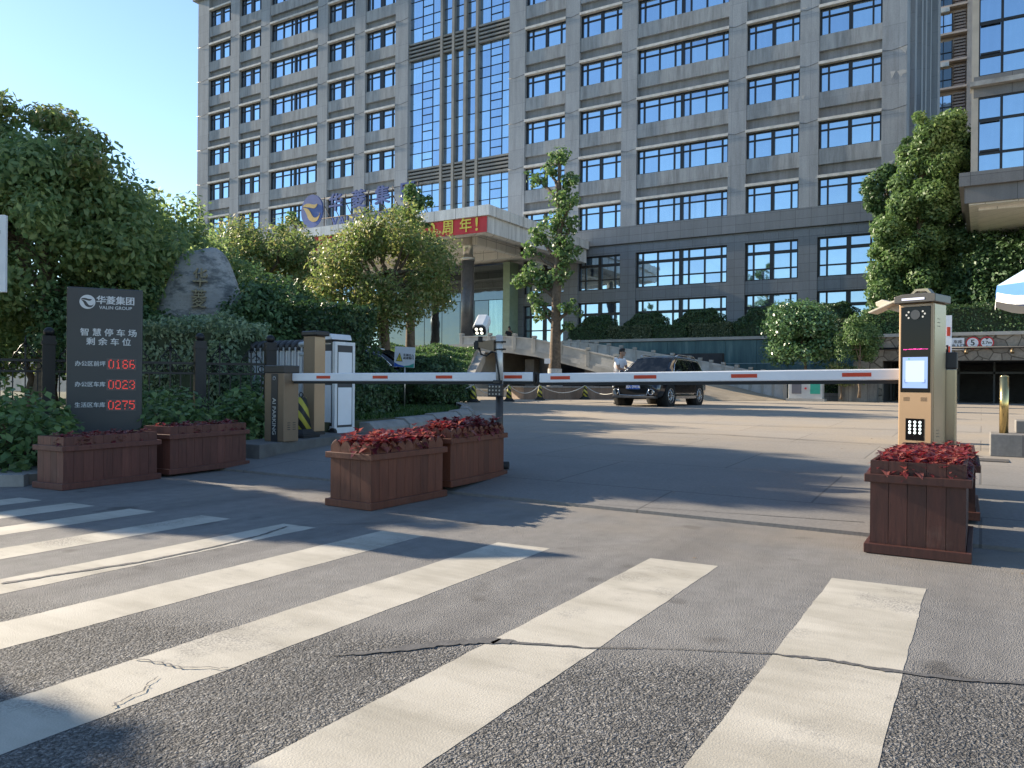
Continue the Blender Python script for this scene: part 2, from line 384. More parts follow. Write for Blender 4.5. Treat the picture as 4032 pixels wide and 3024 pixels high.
# ------------------------------------------------------------------ ground, roads, markings
def asphalt_mat():
    k = NT('asphalt'); p = k.pos(); sep = k.n('SeparateXYZ'); k.l(p, sep.inputs[0])
    big = k.noise(p, 0.9, 5, 0.6); mid = k.noise(p, 7, 5); fine = k.noise(p, 95, 4, 0.7)
    # old coarse surfacing nearer the street, a finer resurfaced strip towards the gate
    edge = k.math('ADD', k.math('SUBTRACT', sep.outputs[1], k.math('MULTIPLY', sep.outputs[0], 0.35)), k.math('MULTIPLY', k.noise(p, 1.6, 4), 0.5))
    coarse = k.n('MapRange'); k.l(edge, coarse.inputs[0]); coarse.inputs[1].default_value = 3.5; coarse.inputs[2].default_value = 3.9
    coarse.inputs[3].default_value = 1; coarse.inputs[4].default_value = 0
    nz = k.n('TexNoise'); nz.inputs['Scale'].default_value = 38; nz.inputs['Detail'].default_value = 3; k.l(p, nz.inputs['Vector'])
    va = k.n('VectorMath', operation='MULTIPLY_ADD'); k.l(nz.outputs['Color'], va.inputs[0]); va.inputs[1].default_value = (.03,.03,.03); k.l(p, va.inputs[2])
    vo = k.n('TexVoronoi'); vo.inputs['Scale'].default_value = 92; k.l(va.outputs[0], vo.inputs['Vector'])
    vo2 = k.n('TexVoronoi'); vo2.inputs['Scale'].default_value = 190; k.l(p, vo2.inputs['Vector'])
    smooth = k.mix(big, (0.155,0.151,0.146,1), (0.215,0.21,0.203,1))
    smooth = k.mix(k.math('MULTIPLY', k.ramp(fine, [(0.35,(0,0,0)),(0.75,(1,1,1))]), 0.7), smooth, (0.27,0.258,0.242,1))
    ag = k.ramp(vo.outputs['Color'], [(0.0,(0.095,0.093,0.09)),(0.5,(0.175,0.172,0.168)),(0.9,(0.32,0.312,0.30))])
    gap = k.ramp(vo.outputs['Distance'], [(0.35,(1,1,1)),(0.75,(0.45,0.45,0.45))])
    cm = k.n('Mix', data_type='RGBA', blend_type='MULTIPLY'); cm.inputs['Factor'].default_value = 1; k.l(ag, cm.inputs['A']); k.l(gap, cm.inputs['B'])
    col = k.mix(coarse.outputs[0], smooth, cm.outputs['Result'])
    st = k.ramp(mid, [(0.3,(0.86,)*3),(0.7,(1.08,)*3)])
    m2 = k.n('Mix', data_type='RGBA', blend_type='MULTIPLY'); m2.inputs['Factor'].default_value = 1; k.l(col, m2.inputs['A']); k.l(st, m2.inputs['B'])
    # tyre-polished tracks and drips along the way in
    mt_ = k.n('Mapping'); mt_.inputs['Scale'].default_value = (1.6,.12,1); k.l(p, mt_.inputs[0])
    tk = k.ramp(k.noise(mt_.outputs[0], 1.0, 5, .6), [(.36,(.78,.78,.79)),(.56,(1.06,1.06,1.06))])
    oil = k.ramp(k.noise(p, 2.4, 3, .4), [(.27,(.62,.61,.6)),(.34,(1,1,1))])
    for mul in (tk, oil):
        m3 = k.n('Mix', data_type='RGBA', blend_type='MULTIPLY'); m3.inputs['Factor'].default_value = 1; k.l(m2.outputs['Result'], m3.inputs['A']); k.l(mul, m3.inputs['B']); m2 = m3
    # sandy dust washed against the planters
    dust = k.n('MapRange'); k.l(sep.outputs[1], dust.inputs[0]); dust.inputs[1].default_value = 4.3; dust.inputs[2].default_value = 6.2
    dfac = k.math('MULTIPLY', dust.outputs[0], k.ramp(k.noise(p, 1.3, 5), [(0.35,(0.1,)*3),(0.7,(0.75,)*3)]))
    k.l(k.mix(dfac, m2.outputs['Result'], (0.26,0.23,0.19,1)), k.b.inputs['Base Color'])
    k.b.inputs['Roughness'].default_value = 0.82; k.b.inputs['Specular IOR Level'].default_value = 0.3
    hc = k.math('MULTIPLY', k.math('SUBTRACT', 1.0, vo.outputs['Distance']), k.math('ADD', k.math('MULTIPLY', coarse.outputs[0], 1.0), 0.1))
    h = k.math('ADD', hc, k.math('MULTIPLY', vo2.outputs['Distance'], 0.35))
    k.bump(h, 1.0, 0.013)
    return k.m
def paint_mat():
    k = NT('road_paint'); p = k.pos()
    wear = k.noise(p, 1.5, 9, 0.68); wf = k.ramp(wear, [(0.535,(0,0,0)),(0.66,(.85,.85,.85))])
    sp = k.n('TexVoronoi'); sp.inputs['Scale'].default_value = 60; k.l(p, sp.inputs['Vector'])
    chip = k.ramp(k.noise(p, 26, 3, 0.8), [(0.70,(0,0,0)),(0.74,(1,1,1))])
    worn = k.math('MULTIPLY', k.math('MAXIMUM', k.math('MULTIPLY', wf, k.ramp(k.noise(p, 85, 3, .7), [(0.46,(0,0,0)),(0.54,(1,1,1))])), k.math('MULTIPLY', chip, k.ramp(k.noise(p, 1.7, 2), [(0.5,(0,0,0)),(0.62,(1,1,1))]))), 0.9)
    mp = k.n('Mapping'); mp.inputs['Scale'].default_value = (.5,2.2,1); k.l(p, mp.inputs[0])
    grime = k.ramp(k.noise(mp.outputs[0], 1.6, 6, .65), [(.34,(.78,.775,.76)),(.55,(1,1,1))])
    tone0 = k.ramp(k.noise(p, 2.1, 6, 0.6), [(0.3,(0.39,0.362,0.30)),(0.7,(0.51,0.478,0.41))])
    tm = k.n('Mix', data_type='RGBA', blend_type='MULTIPLY'); tm.inputs['Factor'].default_value = 1; k.l(tone0, tm.inputs['A']); k.l(grime, tm.inputs['B']); tone = tm.outputs['Result']
    k.l(k.mix(worn, tone, (0.135,0.13,0.125,1)), k.b.inputs['Base Color'])
    k.b.inputs['Roughness'].default_value = 0.7
    k.bump(k.noise(p, 130, 4), 0.35, 0.006)
    return k.m
def slab_mat(name, col, bw, bh, rot=0.0, var=0.14, dust=(0.42,0.33,0.22), near=None):
    k = NT(name); p = k.pos(); mp = k.n('Mapping'); mp.inputs['Rotation'].default_value = (0,0,rot); k.l(p, mp.inputs[0])
    br = k.n('TexBrick'); k.l(mp.outputs[0], br.inputs['Vector']); br.inputs['Scale'].default_value = 1
    br.inputs['Brick Width'].default_value = bw; br.inputs['Row Height'].default_value = bh; br.inputs['Mortar Size'].default_value = 0.012; br.offset = 0.5
    br.inputs['Mortar Smooth'].default_value = 0.3
    br.inputs['Color1'].default_value = c4(col,1-var); br.inputs['Color2'].default_value = c4(col,1+var); br.inputs['Mortar'].default_value = c4(col,0.72)
    d = k.ramp(k.noise(p, 0.5, 6, 0.62), [(0.4,(0,0,0)),(0.7,(0.6,)*3)])
    c = k.mix(d, br.outputs['Color'], (*dust,1))
    if near:                                   # driven part by the gate: worn grey like the street
        sp_ = k.n('SeparateXYZ'); k.l(p, sp_.inputs[0]); mr = k.n('MapRange'); k.l(k.math('ADD', sp_.outputs[1], k.math('MULTIPLY', k.noise(p, .35, 4), 5.0)), mr.inputs[0])
        mr.inputs[1].default_value = 11.5; mr.inputs[2].default_value = 17.0
        wn_ = k.mix(k.math('MULTIPLY', br.outputs['Fac'], .8), k.mix(k.noise(p, .8, 6, .65), c4(near,.74), c4(near,1.28)), c4(near,.5)); c = k.mix(mr.outputs[0], wn_, c)
    g = k.ramp(k.noise(p, 30, 5, 0.7), [(0.3,(0.82,)*3),(0.7,(1.12,)*3)])
    m = k.n('Mix', data_type='RGBA', blend_type='MULTIPLY'); m.inputs['Factor'].default_value = 1; k.l(c, m.inputs['A']); k.l(g, m.inputs['B'])
    k.l(m.outputs['Result'], k.b.inputs['Base Color']); k.b.inputs['Roughness'].default_value = 0.75
    k.bump(k.math('ADD', k.noise(p, 60, 4), k.math('MULTIPLY', br.outputs['Fac'], -1.5)), 0.35, 0.008)
    return k.m
ASPH = asphalt_mat(); PAINT = paint_mat()
APRON = slab_mat('apron_concrete', (0.34,0.30,0.25), 2.6, 1.83, var=.06, near=(.18,.173,.163))
GRASS = leafmat('grass_blades', [(0.02,0.055,0.012),(0.04,0.09,0.02),(0.07,0.12,0.03)], 0.3)
SOIL = mat('soil', (0.055,0.06,0.03), 0.95, var=0.5, vs=2.5, bump=0.6, bs=25)
KERB = mat('kerb_stone', (0.27,0.26,0.245), 0.8, var=0.2, vs=4, bump=0.3, bs=50)
GRAN = stone('granite_slab', (0.25,0.235,0.215), 0.8, 0.6, joint=0.6)
def sheet(x0, x1, ys, zf):
    mb = MB(); vs = []; 
    for y in ys: vs += [(x0,y,zf(y)), (x1,y,zf(y))]
    return mb.add(vs, [(2*i, 2*i+1, 2*i+3, 2*i+2) for i in range(len(ys)-1)])
struct('ground', MB().add([(-400,-400,-0.06),(400,-400,-0.06),(400,400,-0.06),(-400,400,-0.06)], [(0,1,2,3)]), SOIL)
struct('road', sheet(-70, 70, [-40, 6.45], lambda y: 0.0), ASPH)
struct('apron', sheet(-30, 40, [6.4, 6.41, 7, 7.5, 8.2, 9, 12, 16, 20, 30, 46], lambda y: gz(y)+0.001 if y > 6.405 else -.05), APRON)
# zebra crossing: nine bars, parallel to the way in
bars = [(-0.75,-0.26,4.92),(-1.85,-1.41,4.80),(-2.95,-2.54,4.66),(-3.92,-3.53,4.52),(-4.76,-4.43,4.30),(-5.62,-5.28,4.18),(-6.42,-6.09,4.05),(-7.16,-6.81,3.93),(-7.86,-7.52,3.84)]
mb = MB()
for i, (a, b, t) in enumerate(bars):
    rg = random.Random(i); y0 = -0.2 if i < 3 else 0.55+0.22*i; n = 70; L = []; Rr = []
    if i == 2: y0 = 1.15
    for j in range(n+1):
        y = y0+(t-y0)*j/n
        sl = -0.055*max(0, 2.2-y)*0
        L.append((a+rg.uniform(-.0025,.0025)+.0015*math.sin(j*.7+i), y+(0 if 0 < j < n else rg.uniform(-.01,.01)), 0.0013)); Rr.append((b+rg.uniform(-.0025,.0025)+.0015*math.sin(j*.55+i*2), y+(0.03 if j == n else 0), 0.0013))
    vs = []
    for p, q in zip(L, Rr): vs += [p, q]
    mb.add(vs, [(2*j, 2*j+1, 2*j+3, 2*j+2) for j in range(n)])
struct('crosswalk', mb, PAINT)
def ribbon(mb, pts, wid, z, seed=0, wig=0.006, sub=10):
    rg = random.Random(seed); q = []
    for i in range(len(pts)-1):
        for j in range(sub):
            f = j/sub; wv = wid[i]*(1-f)+wid[i+1]*f
            q.append((pts[i][0]*(1-f)+pts[i+1][0]*f+rg.uniform(-wig,wig), pts[i][1]*(1-f)+pts[i+1][1]*f+rg.uniform(-wig,wig), wv*rg.uniform(0.6,1.35)))
    q.append((pts[-1][0], pts[-1][1], wid[-1])); vs = []
    for i, (x, y, wv) in enumerate(q):
        a = q[max(i-1,0)]; b = q[min(i+1,len(q)-1)]; dx, dy = b[0]-a[0], b[1]-a[1]; l = math.hypot(dx,dy) or 1
        zz = z+(gz(y) if y > 6.45 else 0)
        vs += [(x-dy/l*wv/2, y+dx/l*wv/2, zz), (x+dy/l*wv/2, y-dx/l*wv/2, zz)]
    mb.add(vs, [(2*i,2*i+1,2*i+3,2*i+2) for i in range(len(q)-1)])
TAR = mat('crack_filler', (0.10,0.097,0.095), 0.7, var=0.25, vs=15, bump=0.3, bs=70)
mb = MB()
ribbon(mb, [(-2.3,2.35),(-2.13,2.54),(-2.0,2.73),(-1.85,2.87),(-1.76,2.9),(-1.46,3.01),(-1.19,3.18),(-0.78,3.37),(-0.55,3.43),(-0.3,3.44),(-0.02,3.5),(0.15,3.58),(0.8,3.7)], [.008,.05,.07,.07,.045,.012,.007,.012,.028,.04,.026,.026,.026], 0.0045, 1)
ribbon(mb, [(-4.65,2.17),(-4.58,2.52),(-4.49,2.9),(-4.48,3.39),(-4.53,3.87),(-4.64,4.23)], [.04,.035,.03,.03,.025,.02], 0.0045, 2)
ribbon(mb, [(-4.6,4.3),(-3.9,5.0),(-3.5,5.3)], [.012,.008,.004], 0.008, 3)
ribbon(mb, [(-2.94,1.89),(-2.7,1.93),(-2.54,2.02)], [.008,.008,.006], 0.008, 4, .01)
ribbon(mb, [(-2.58,1.56),(-2.62,1.7),(-2.69,1.82)], [.008,.007,.004], 0.008, 5, .01)
ribbon(mb, [(-7.6,5.2),(-6.0,5.8),(-5.2,5.9)], [.01,.02,.012], 0.008, 6)
ribbon(mb, [(-3.0,6.47),(-0.8,6.75)], [.006,.012], 0.004, 8)
ribbon(mb, [(-7,13.2),(-4,13.6),(-1,13.0),(3,13.4)], [.03,.04,.03,.03], 0.012, 9); ribbon(mb, [(-8,16.2),(-4,16.0),(0,16.4)], [.04,.03,.03], 0.012, 10)
struct('road_cracks', mb, TAR)
# left street corner pavement with kerb
mb = MB().plan([(-30,-3.0),(-10.2,3.0),(-8.75,4.35),(-8.75,7.0),(-30,7.0)], 0.0, 0.11); struct('pavement', mb, slab_mat('pavers', (0.22,0.22,0.22), 0.5, 0.5))
mb = MB()
kp = [(-30,-3.0),(-10.2,3.0),(-9.4,3.7),(-8.7,4.35)]
for i in range(len(kp)-1):
    a, b = Vector((*kp[i],0)), Vector((*kp[i+1],0)); d = (b-a).normalized(); nrm = Vector((d.y,-d.x,0))
    n = max(1, int((b-a).length/0.9))
    for j in range(n):
        p = a+(b-a)*(j/n); q = a+(b-a)*((j+0.985)/n); mb.plan([tuple(p.xy), tuple((p+nrm*.13).xy), tuple((q+nrm*.13).xy), tuple(q.xy)], 0.0, 0.125)
struct('kerb', mb, KERB)
# planted island beside the lane: soil bed, mown grass, kerb stones
isl = [(-9.75,10.6),(-10.0,11.9),(-10.35,13.3),(-10.65,14.6),(-11.1,15.7),(-11.9,16.9),(-13.0,18.2),(-14.3,19.5),(-15.6,20.8),(-17.2,22.4),(-19.5,24.0)]
bed = isl+[(-26,25.5),(-42,25.5),(-42,7.3),(-9.7,7.3)]
struct('garden_bed', MB().plan(bed, 0.0, 0.42), SOIL)
mb = MB()
for i in range(len(isl)-1):
    a, b = Vector((*isl[i],0)), Vector((*isl[i+1],0)); d = (b-a).normalized(); nrm = Vector((d.y,-d.x,0)); z = max(gz(a.y), gz(b.y))
    p = a+d*.012; q = b-d*.012
    if i == 0: p = a
    vs = []
    for (u, h0) in ((p, z), (q, z)):
        vs += [(u.x,u.y,0),(u.x+nrm.x*.34,u.y+nrm.y*.34,0),(u.x+nrm.x*.32,u.y+nrm.y*.32,h0+.07),(u.x+nrm.x*.2,u.y+nrm.y*.2,h0+.17),(u.x,u.y,h0+.18)]
    mb.add(vs, [(0,1,6,5),(1,2,7,6),(2,3,8,7),(3,4,9,8),(0,4,3,2,1),(5,6,7,8,9)])
struct('island_kerb', mb, KERB)
def inpoly(P, poly):
    c = np.zeros(len(P), bool); j = len(poly)-1
    for i in range(len(poly)):
        xi, yi = poly[i]; xj, yj = poly[j]
        m = ((yi > P[:,1]) != (yj > P[:,1])) & (P[:,0] < (xj-xi)*(P[:,1]-yi)/(yj-yi+1e-12)+xi); c ^= m; j = i
    return c
def grass(name, poly, z, n, h, mt):
    a = np.array(poly); P = rng.uniform(a.min(0), a.max(0), (n*3,2)); P = P[inpoly(P, poly)][:n]; n = len(P)
    an = rng.uniform(0, 2*np.pi, n); hh = h*rng.uniform(.5,1.3,n); w_ = 0.012; le = rng.normal(size=(n,2))*0.5
    V = np.empty((n,4,3)); dx = np.c_[np.cos(an), np.sin(an)]*w_
    V[:,0,:2] = P-dx; V[:,1,:2] = P+dx; V[:,2,:2] = P+dx*.4+le*hh[:,None]; V[:,3,:2] = P-dx*.4+le*hh[:,None]
    V[:,:2,2] = z; V[:,2:,2] = z+hh[:,None]
    o = link(name, np_mesh(name, V.reshape(-1,3), np.arange(n*4).reshape(-1,4), mt)); o['kind'] = 'stuff'; o['label'] = 'short green grass covering the kerbed island beside the lane'; o['category'] = 'grass'
    return o
grass('grass', [(-9.8,10.7),(-10.05,11.9),(-10.4,13.3),(-10.7,14.6),(-11.2,15.7),(-12.0,16.9),(-13.1,18.2),(-14.5,19.5),(-17,19),(-17,12),(-13,10.6)], 0.42, 26000, 0.07, GRASS)

# ------------------------------------------------------------------ office tower
FY = 51.5
TOWER = stone('tower_granite', (0.305,0.33,0.355), 1.25, 1.79, joint=0.72, stain=0.22, mortar=0.015)
SPAN = stone('tower_spandrel', (0.325,0.345,0.36), 1.25, 4.0, joint=0.85, stain=0.42, mortar=0.01)
RECS = stone('tower_recess', (0.23,0.243,0.255), 1.25, 4.0, joint=0.85, stain=0.3, mortar=0.01)
BASE = stone('base_granite', (0.175,0.19,0.207), 0.95, 0.57, joint=0.45, stain=0.15, rough=0.45)
LEDGE = mat('ledge_white', (0.56,0.545,0.51), 0.7, var=0.25, vs=2.5)
FRAME = mat('window_frame', (0.022,0.024,0.027), 0.4, 0.3, var=0.1)
GLASS = glassmat('window_glass', (0.60,0.78,1.0), (0.03,0.05,0.09), 0.8)
GLASSC = glassmat('window_glass_curtained', (0.60,0.77,1.0), (0.08,0.11,0.15), 0.72)
GLASS2 = glassmat('curtain_glass', (0.60,0.78,1.0), (0.045,0.075,0.12), 0.76)
FIN = mat('fin_metal', (0.22,0.215,0.195), 0.55, 0.2, var=0.2, vs=1.5)
bays = [(-68.51,-65.11,4),(-63.78,-60.59,4),(-59.32,-52.85,8),(-51.61,-48.27,4),(-47.01,-43.54,4),(-30.49,-26.97,4),(-25.77,-22.38,4),(-21.20,-14.65,8),(-13.47,-10.10,4),(-8.95,-5.34,4)]
tower = thing('office_building', 'tall grey granite office tower with rows of blue reflecting windows and a glass atrium', 'office tower', (-37,FY,3.2))
O = Vector((-37,FY,3.2))
def tp(name, mb, mt, parent=tower, bev=0.0): return part(name, mb.xf(Matrix.Translation(-O)), mt, parent, bev)
TOPZ = 40.6
pil = [(-70.25,-68.51),(-65.11,-63.78),(-60.59,-59.32),(-52.85,-51.61),(-48.27,-47.01),(-43.54,-42.15),(-31.95,-30.49),(-26.97,-25.77),(-22.38,-21.20),(-14.65,-13.47),(-10.10,-8.95),(-5.34,-4.0)]
for a, b in pil: tp('pilaster', MB().box(a, b, FY-0.06, FY+0.6, 12.43, TOPZ), TOWER)
zs = lambda r: 14.41+3.58*r
for i, (a, b, n) in enumerate(bays):
    for r in range(0, 8):
        z = zs(r)
        if r: tp('sill_panel', MB().box(a, b, FY, FY+0.58, z-2.93, z-1.95), SPAN)
        tp('recess_panel', MB().box(a, b, FY+0.24, FY+0.56, z-.01, zs(r+1)-2.932 if r < 7 else TOPZ), RECS)

def window_parts(a, b, n, z0, z1, trans, thick=None, Y=FY+0.3, tilt=0.004, gl=GLASS, midw=0.2):
    """glass panes and the frame bars of one window; n = 4 (narrow, wide | wide, narrow) or 8"""
    wd = b-a; 
    if n == 4: xs = [0, .15, .5, .85, 1]; thickx = [2]
    elif n == 8: xs = [0, .07, .24, .415, .5, .585, .755, .93, 1]; thickx = [4]
    else: xs = [i/n for i in range(n+1)]; thickx = []
    X = [a+wd*f for f in xs]; Z = [z0]+[z0+(z1-z0)*t for t in trans]+[z1]
    g = MB(); fr = MB()
    for i in range(len(X)-1):
        for j in range(len(Z)-1):
            dx, dz = rng.normal(size=2)*tilt; cx, cz = (X[i]+X[i+1])/2, (Z[j]+Z[j+1])/2
            g.add([(x, Y+(x-cx)*dx+(z-cz)*dz, z) for x, z in ((X[i],Z[j]),(X[i+1],Z[j]),(X[i+1],Z[j+1]),(X[i],Z[j+1]))], [(0,1,2,3)])
    for i, x in enumerate(X):
        hw = midw/2 if i in thickx else (0.05 if i not in (0, len(X)-1) else 0.06)
        x_ = min(max(x, a+hw), b-hw); fr.box(x_-hw, x_+hw, Y-.09-(.02 if i in thickx else 0), Y+.02, z0, z1)
    for j, z in enumerate(Z):
        hw = 0.045
        if thick and j in thick: hw = 0.1
        z_ = min(max(z, z0+hw), z1-hw); fr.box(a, b, Y-.075, Y+.02, z_-hw, z_+hw)
    return g, fr
for i, (a, b, n) in enumerate(bays):
    for r in range(0, 8 if i < 5 else 6):
        if i in (3,4) and r == 0: pass
        z = zs(r); g, fr = window_parts(a, b, n, z-1.95, z-0.2, [.7], midw=0.42 if n == 4 and i < 5 else 0.22)
        wn = tp('window', g, GLASSC if rng.random() < .22 else GLASS); tp('window_frame', fr, FRAME, wn)
        tp('ledge', MB().box(a-.03, b+.0, FY-0.1, FY+0.3, z-.2, z-.02), LEDGE, wn)
FLK = mat('bare_plaster', (.42,.42,.41), .9, var=.15, vs=6)
for pts in ([(-4.45,21.5),(-3.98,21.47),(-4.05,21.02),(-4.25,21.28)],[(-4.88,20.1),(-4.6,20.09),(-4.69,19.89),(-4.8,19.66)],[(-4.52,20.04),(-4.24,20.09),(-3.99,20.02),(-4.02,19.87),(-4.21,19.82),(-4.3,19.67)],[(-4.61,15.09),(-4.36,15.27),(-4.16,15.18),(-4.19,14.97),(-4.47,14.76)],[(-9.98,19.57),(-9.8,19.57),(-9.85,19.38),(-9.93,19.37)],[(-4.94,14.7),(-4.63,14.73),(-4.8,14.5)],[(-10.0,25.2),(-9.69,25.17),(-9.69,25.1),(-9.97,25.1)]):
    tp('bare_patch', MB().prism(pts, .012, M3((0,FY-.072,0))), FLK)
for r in range(1, 7):                          # slack cables slung from pilaster to pilaster
    pts = []
    for a, b in pil[:6] if r > 0 else []: pts += [(a-.05,FY-.09,zs(r)-.12),(a*.6+b*.4,FY-.10,zs(r)-.2),(b+.05,FY-.09,zs(r)-.06)]
    tp('cable', MB().tube(pts, .012, 4), FRAME)
    if r < 5: tp('cable', MB().tube([q for a, b in pil[6:] for q in ((a-.05,FY-.09,zs(r)-.14),(a*.6+b*.4,FY-.10,zs(r)-.22),(b+.05,FY-.09,zs(r)-.06))], .012, 4), FRAME)
# dark granite base with its two belts and the two-storey windows
bl = MB()
for x0, x1 in ((-70.3,-42.15),(-31.95,-3.95)):
    bl.box(x0, x1, FY-.14, FY+.6, 11.21, 12.428); bl.box(x0, x1, FY+.1, FY+.6, 11.03, 11.21); bl.box(x0, x1, FY-.02, FY+.6, 10.49, 11.03)
for a, b, n in bays: bl.box(a, b, FY+.02, FY+.6, 7.08, 7.98); bl.box(a, b, FY+.02, FY+.6, 3.0, 3.75)
tp('belt_course', bl, BASE)
for a, b in pil: tp('base_pillar', MB().box(a, b, FY-.04, FY+.6, 3.0, 10.488), BASE)
for i, (a, b, n) in enumerate(bays):
    if i < 3: continue
    for z0, z1, tr in ((7.98,10.49,[.30,.72]), (3.75,7.08,[.42,.74])):
        g, fr = window_parts(a, b, n, z0, z1, tr, [2], midw=.26); wn = tp('window', g, GLASS); tp('window_frame', fr, FRAME, wn)
# body behind the facade, side wall with ribs, roof cornice
tp('rear_walls', MB().box(-70.2, -4.05, FY+.6, FY+20, 3.0, TOPZ), TOWER)
sd_ = MB()
for k in range(4): sd_.box(-4.05, -3.78+.05*(k%2), FY+3+5*k, FY+4.6+5*k, 3.0, TOPZ)
sd_.box(-5.5, -3.3, FY+20, FY+24, 3.0, TOPZ); tp('side_ribs', sd_, TOWER)
sw = MB(); 
for k in range(3):
    for r in range(8): sw.box(-4.06, -4.02, FY+5.3+5*k, FY+6.6+5*k, zs(r)-1.9, zs(r)-.2)
tp('side_windows', sw, FRAME)
cn = MB().box(-70.7, -3.7, FY-.45, FY+20, TOPZ, TOPZ+.45).box(-70.95, -3.6, FY-.7, FY+20, TOPZ+.45, TOPZ+.95); tp('cornice', cn, TOWER)
# glass atrium between the two wings
ax0, ax1 = -42.15, -31.95; ay = FY+.35
fins = [(-38.8,-38.5),(-37.6,-37.3),(-36.42,-36.1),(-35.23,-34.93)]
vx = [ax0, -40.85, -39.75, -38.65, -37.45, -36.26, -35.08, -33.93, -32.83, ax1]
hz = [3.2, 7.6, 9.0, 11.0, 12.35, 13.3, 14.98, 15.86, 17.26, 17.9, 19.2, 20.6, 21.6, 23.02, 24.36, 25.76, 26.58, 27.94, 28.54, 29.94, 31.3, 32.2, 33.6, 34.9, 36.2, 37.5, 38.8, TOPZ]
g = MB(); fr = MB()
for i in range(len(vx)-1):
    for j in range(4, len(hz)-1):
        dx, dz = rng.normal(size=2)*.004; cx, cz = (vx[i]+vx[i+1])/2, (hz[j]+hz[j+1])/2
        g.add([(x, ay+(x-cx)*dx+(z-cz)*dz, z) for x, z in ((vx[i],hz[j]),(vx[i+1],hz[j]),(vx[i+1],hz[j+1]),(vx[i],hz[j+1]))], [(0,1,2,3)])
for x in vx[1:-1]: fr.box(x-.025, x+.025, ay-.05, ay+.02, hz[4], TOPZ)
for z in hz[4:-1]: fr.box(ax0, ax1, ay-.045, ay+.02, z-.025, z+.025)
for x in (-40.3, -33.38):                      # small opening lights in the middle column of each side
    for j in range(5, len(hz)-1):
        if hz[j+1]-hz[j] > 1.25:
            zc = hz[j]+(hz[j+1]-hz[j])*.55; fr.box(x-.53, x+.53, ay-.05, ay+.02, zc-.03, zc+.03)
cw = tp('curtain_wall', g, GLASS2); tp('glazing_bars', fr, FRAME, cw)
for a, b in fins: tp('fin', MB().box(a+.03, b-.03, ay-.36, ay, 11.6, TOPZ), FIN)
for z0, z1 in ((17.95,19.15),(28.6,29.9)):
    for k in range(5):
        z = z0+(z1-z0)*k/4; lv = MB(); xs = [ax0]+[q for ab in fins for q in ab]+[ax1]
        for i in range(0, len(xs), 2): lv.box(xs[i], xs[i+1], ay-.30, ay-.06, z-.075, z+.075)
        tp('louvre', lv, FIN)
# entrance glazing below the canopy
eg = MB(); ef = MB(); DARKG = glassmat('dark_glass', (0.30,0.36,0.40), (0.008,0.01,0.012), 0.45)
PALE = glassmat('pale_glass', (0.42,0.60,0.64), (0.10,0.16,0.17), 0.55)
ey = FY-1.0
eg.box(ax0-1.2, -31.55, ey, ey+.1, 7.6, 10.3); tp('transom_glazing', eg, DARKG)
xd = [ax0-1.2, -41.2, -39.4, -37.6, -35.8, -34.4, -33.05, -31.75]
for k in range(7): tp('door_panel', MB().box(xd[k]+.03, xd[k+1]-.03, ey+.02, ey+.08, 3.2, 7.55), PALE if k == 6 else DARKG)
tp('entrance_pier', MB().box(-31.55, -30.95, ey-.3, FY+.2, 3.2, 10.4), mat('green_stone', (0.25,0.33,0.23), 0.35, var=0.12, vs=3))
# ------------------------------------------------------------------ entrance canopy with banner and roof letters
CX0, CX1, CY, CZ0, CZ1 = -49.0, -25.0, 38.0, 10.0, 11.6
CLAD = stone('canopy_cladding', (0.74,0.73,0.70), 1.6, 6.0, joint=0.45, stain=0.35, mortar=0.03, rough=0.5)
SOFF = stone('soffit_panels', (0.80,0.77,0.71), 1.2, 1.2, joint=0.5, stain=0.1, mortar=0.02, rough=0.4)
can = thing('entrance_canopy', 'wide pale panelled canopy on round columns over the tower entrance', 'canopy', (-37, CY, 3.2))
co = Vector((-37, CY, 3.2))
def cp(name, mb, mt, parent=can, bev=0): return part(name, mb.xf(Matrix.Translation(-co)), mt, parent, bev)
cp('fascia', MB().box(CX0,CX1,CY,CY+.6,CZ0,CZ1-.62).box(CX1-.6,CX1,CY+.6,FY-.2,CZ0,CZ1-.62).box(CX0,CX0+.6,CY+.6,FY-.2,CZ0,CZ1-.62), CLAD)
cp('coping', MB().box(CX0-.2,CX1+.2,CY-.2,FY-.18,CZ1-.62,CZ1), CLAD)
cp('soffit', MB().box(CX0+.6,CX1-.6,CY+.6,FY-.2,CZ0+.55,CZ0+.8).box(CX0+2.5,CX1-2.5,CY+2.6,CY+3.0,CZ0-.1,CZ0+.55).box(CX0+2.5,CX1-2.5,CY+8.0,CY+8.4,CZ0-.1,CZ0+.55).box(CX1-2.9,CX1-2.5,CY+3,FY-.4,CZ0-.08,CZ0+.55).box(CX0+2.5,CX0+2.9,CY+3,FY-.4,CZ0-.08,CZ0+.55), SOFF)
COLD = mat('column_granite', (0.085,0.078,0.072), 0.3, var=0.25, vs=6); STEEL = mat('steel_collar', (0.55,0.52,0.47), 0.3, 0.8, var=0.1)
for x, y in ((-28.2,40.6),(-45.8,40.6)):
    cl = cp('column', MB().cyl((x,y,3.0),(x,y,8.9),.42,n=28), COLD); cp('collar', MB().cyl((x,y,8.9),(x,y,9.15),.46,n=28).cyl((x,y,9.15),(x,y,CZ0+.56),.33,n=28), STEEL, cl)
RED = mat('banner_red', (0.62,0.045,0.05), 0.65, var=0.12, vs=1.2); YEL = mat('banner_yellow', (0.85,0.70,0.10), 0.6, var=0.05)
bn = thing('banner', 'long red anniversary banner with yellow lettering along the canopy front', 'banner', (-37,CY-.04,10.0))
bo = Vector((-37,CY-.04,10.0))
mb = MB(); nx = 60
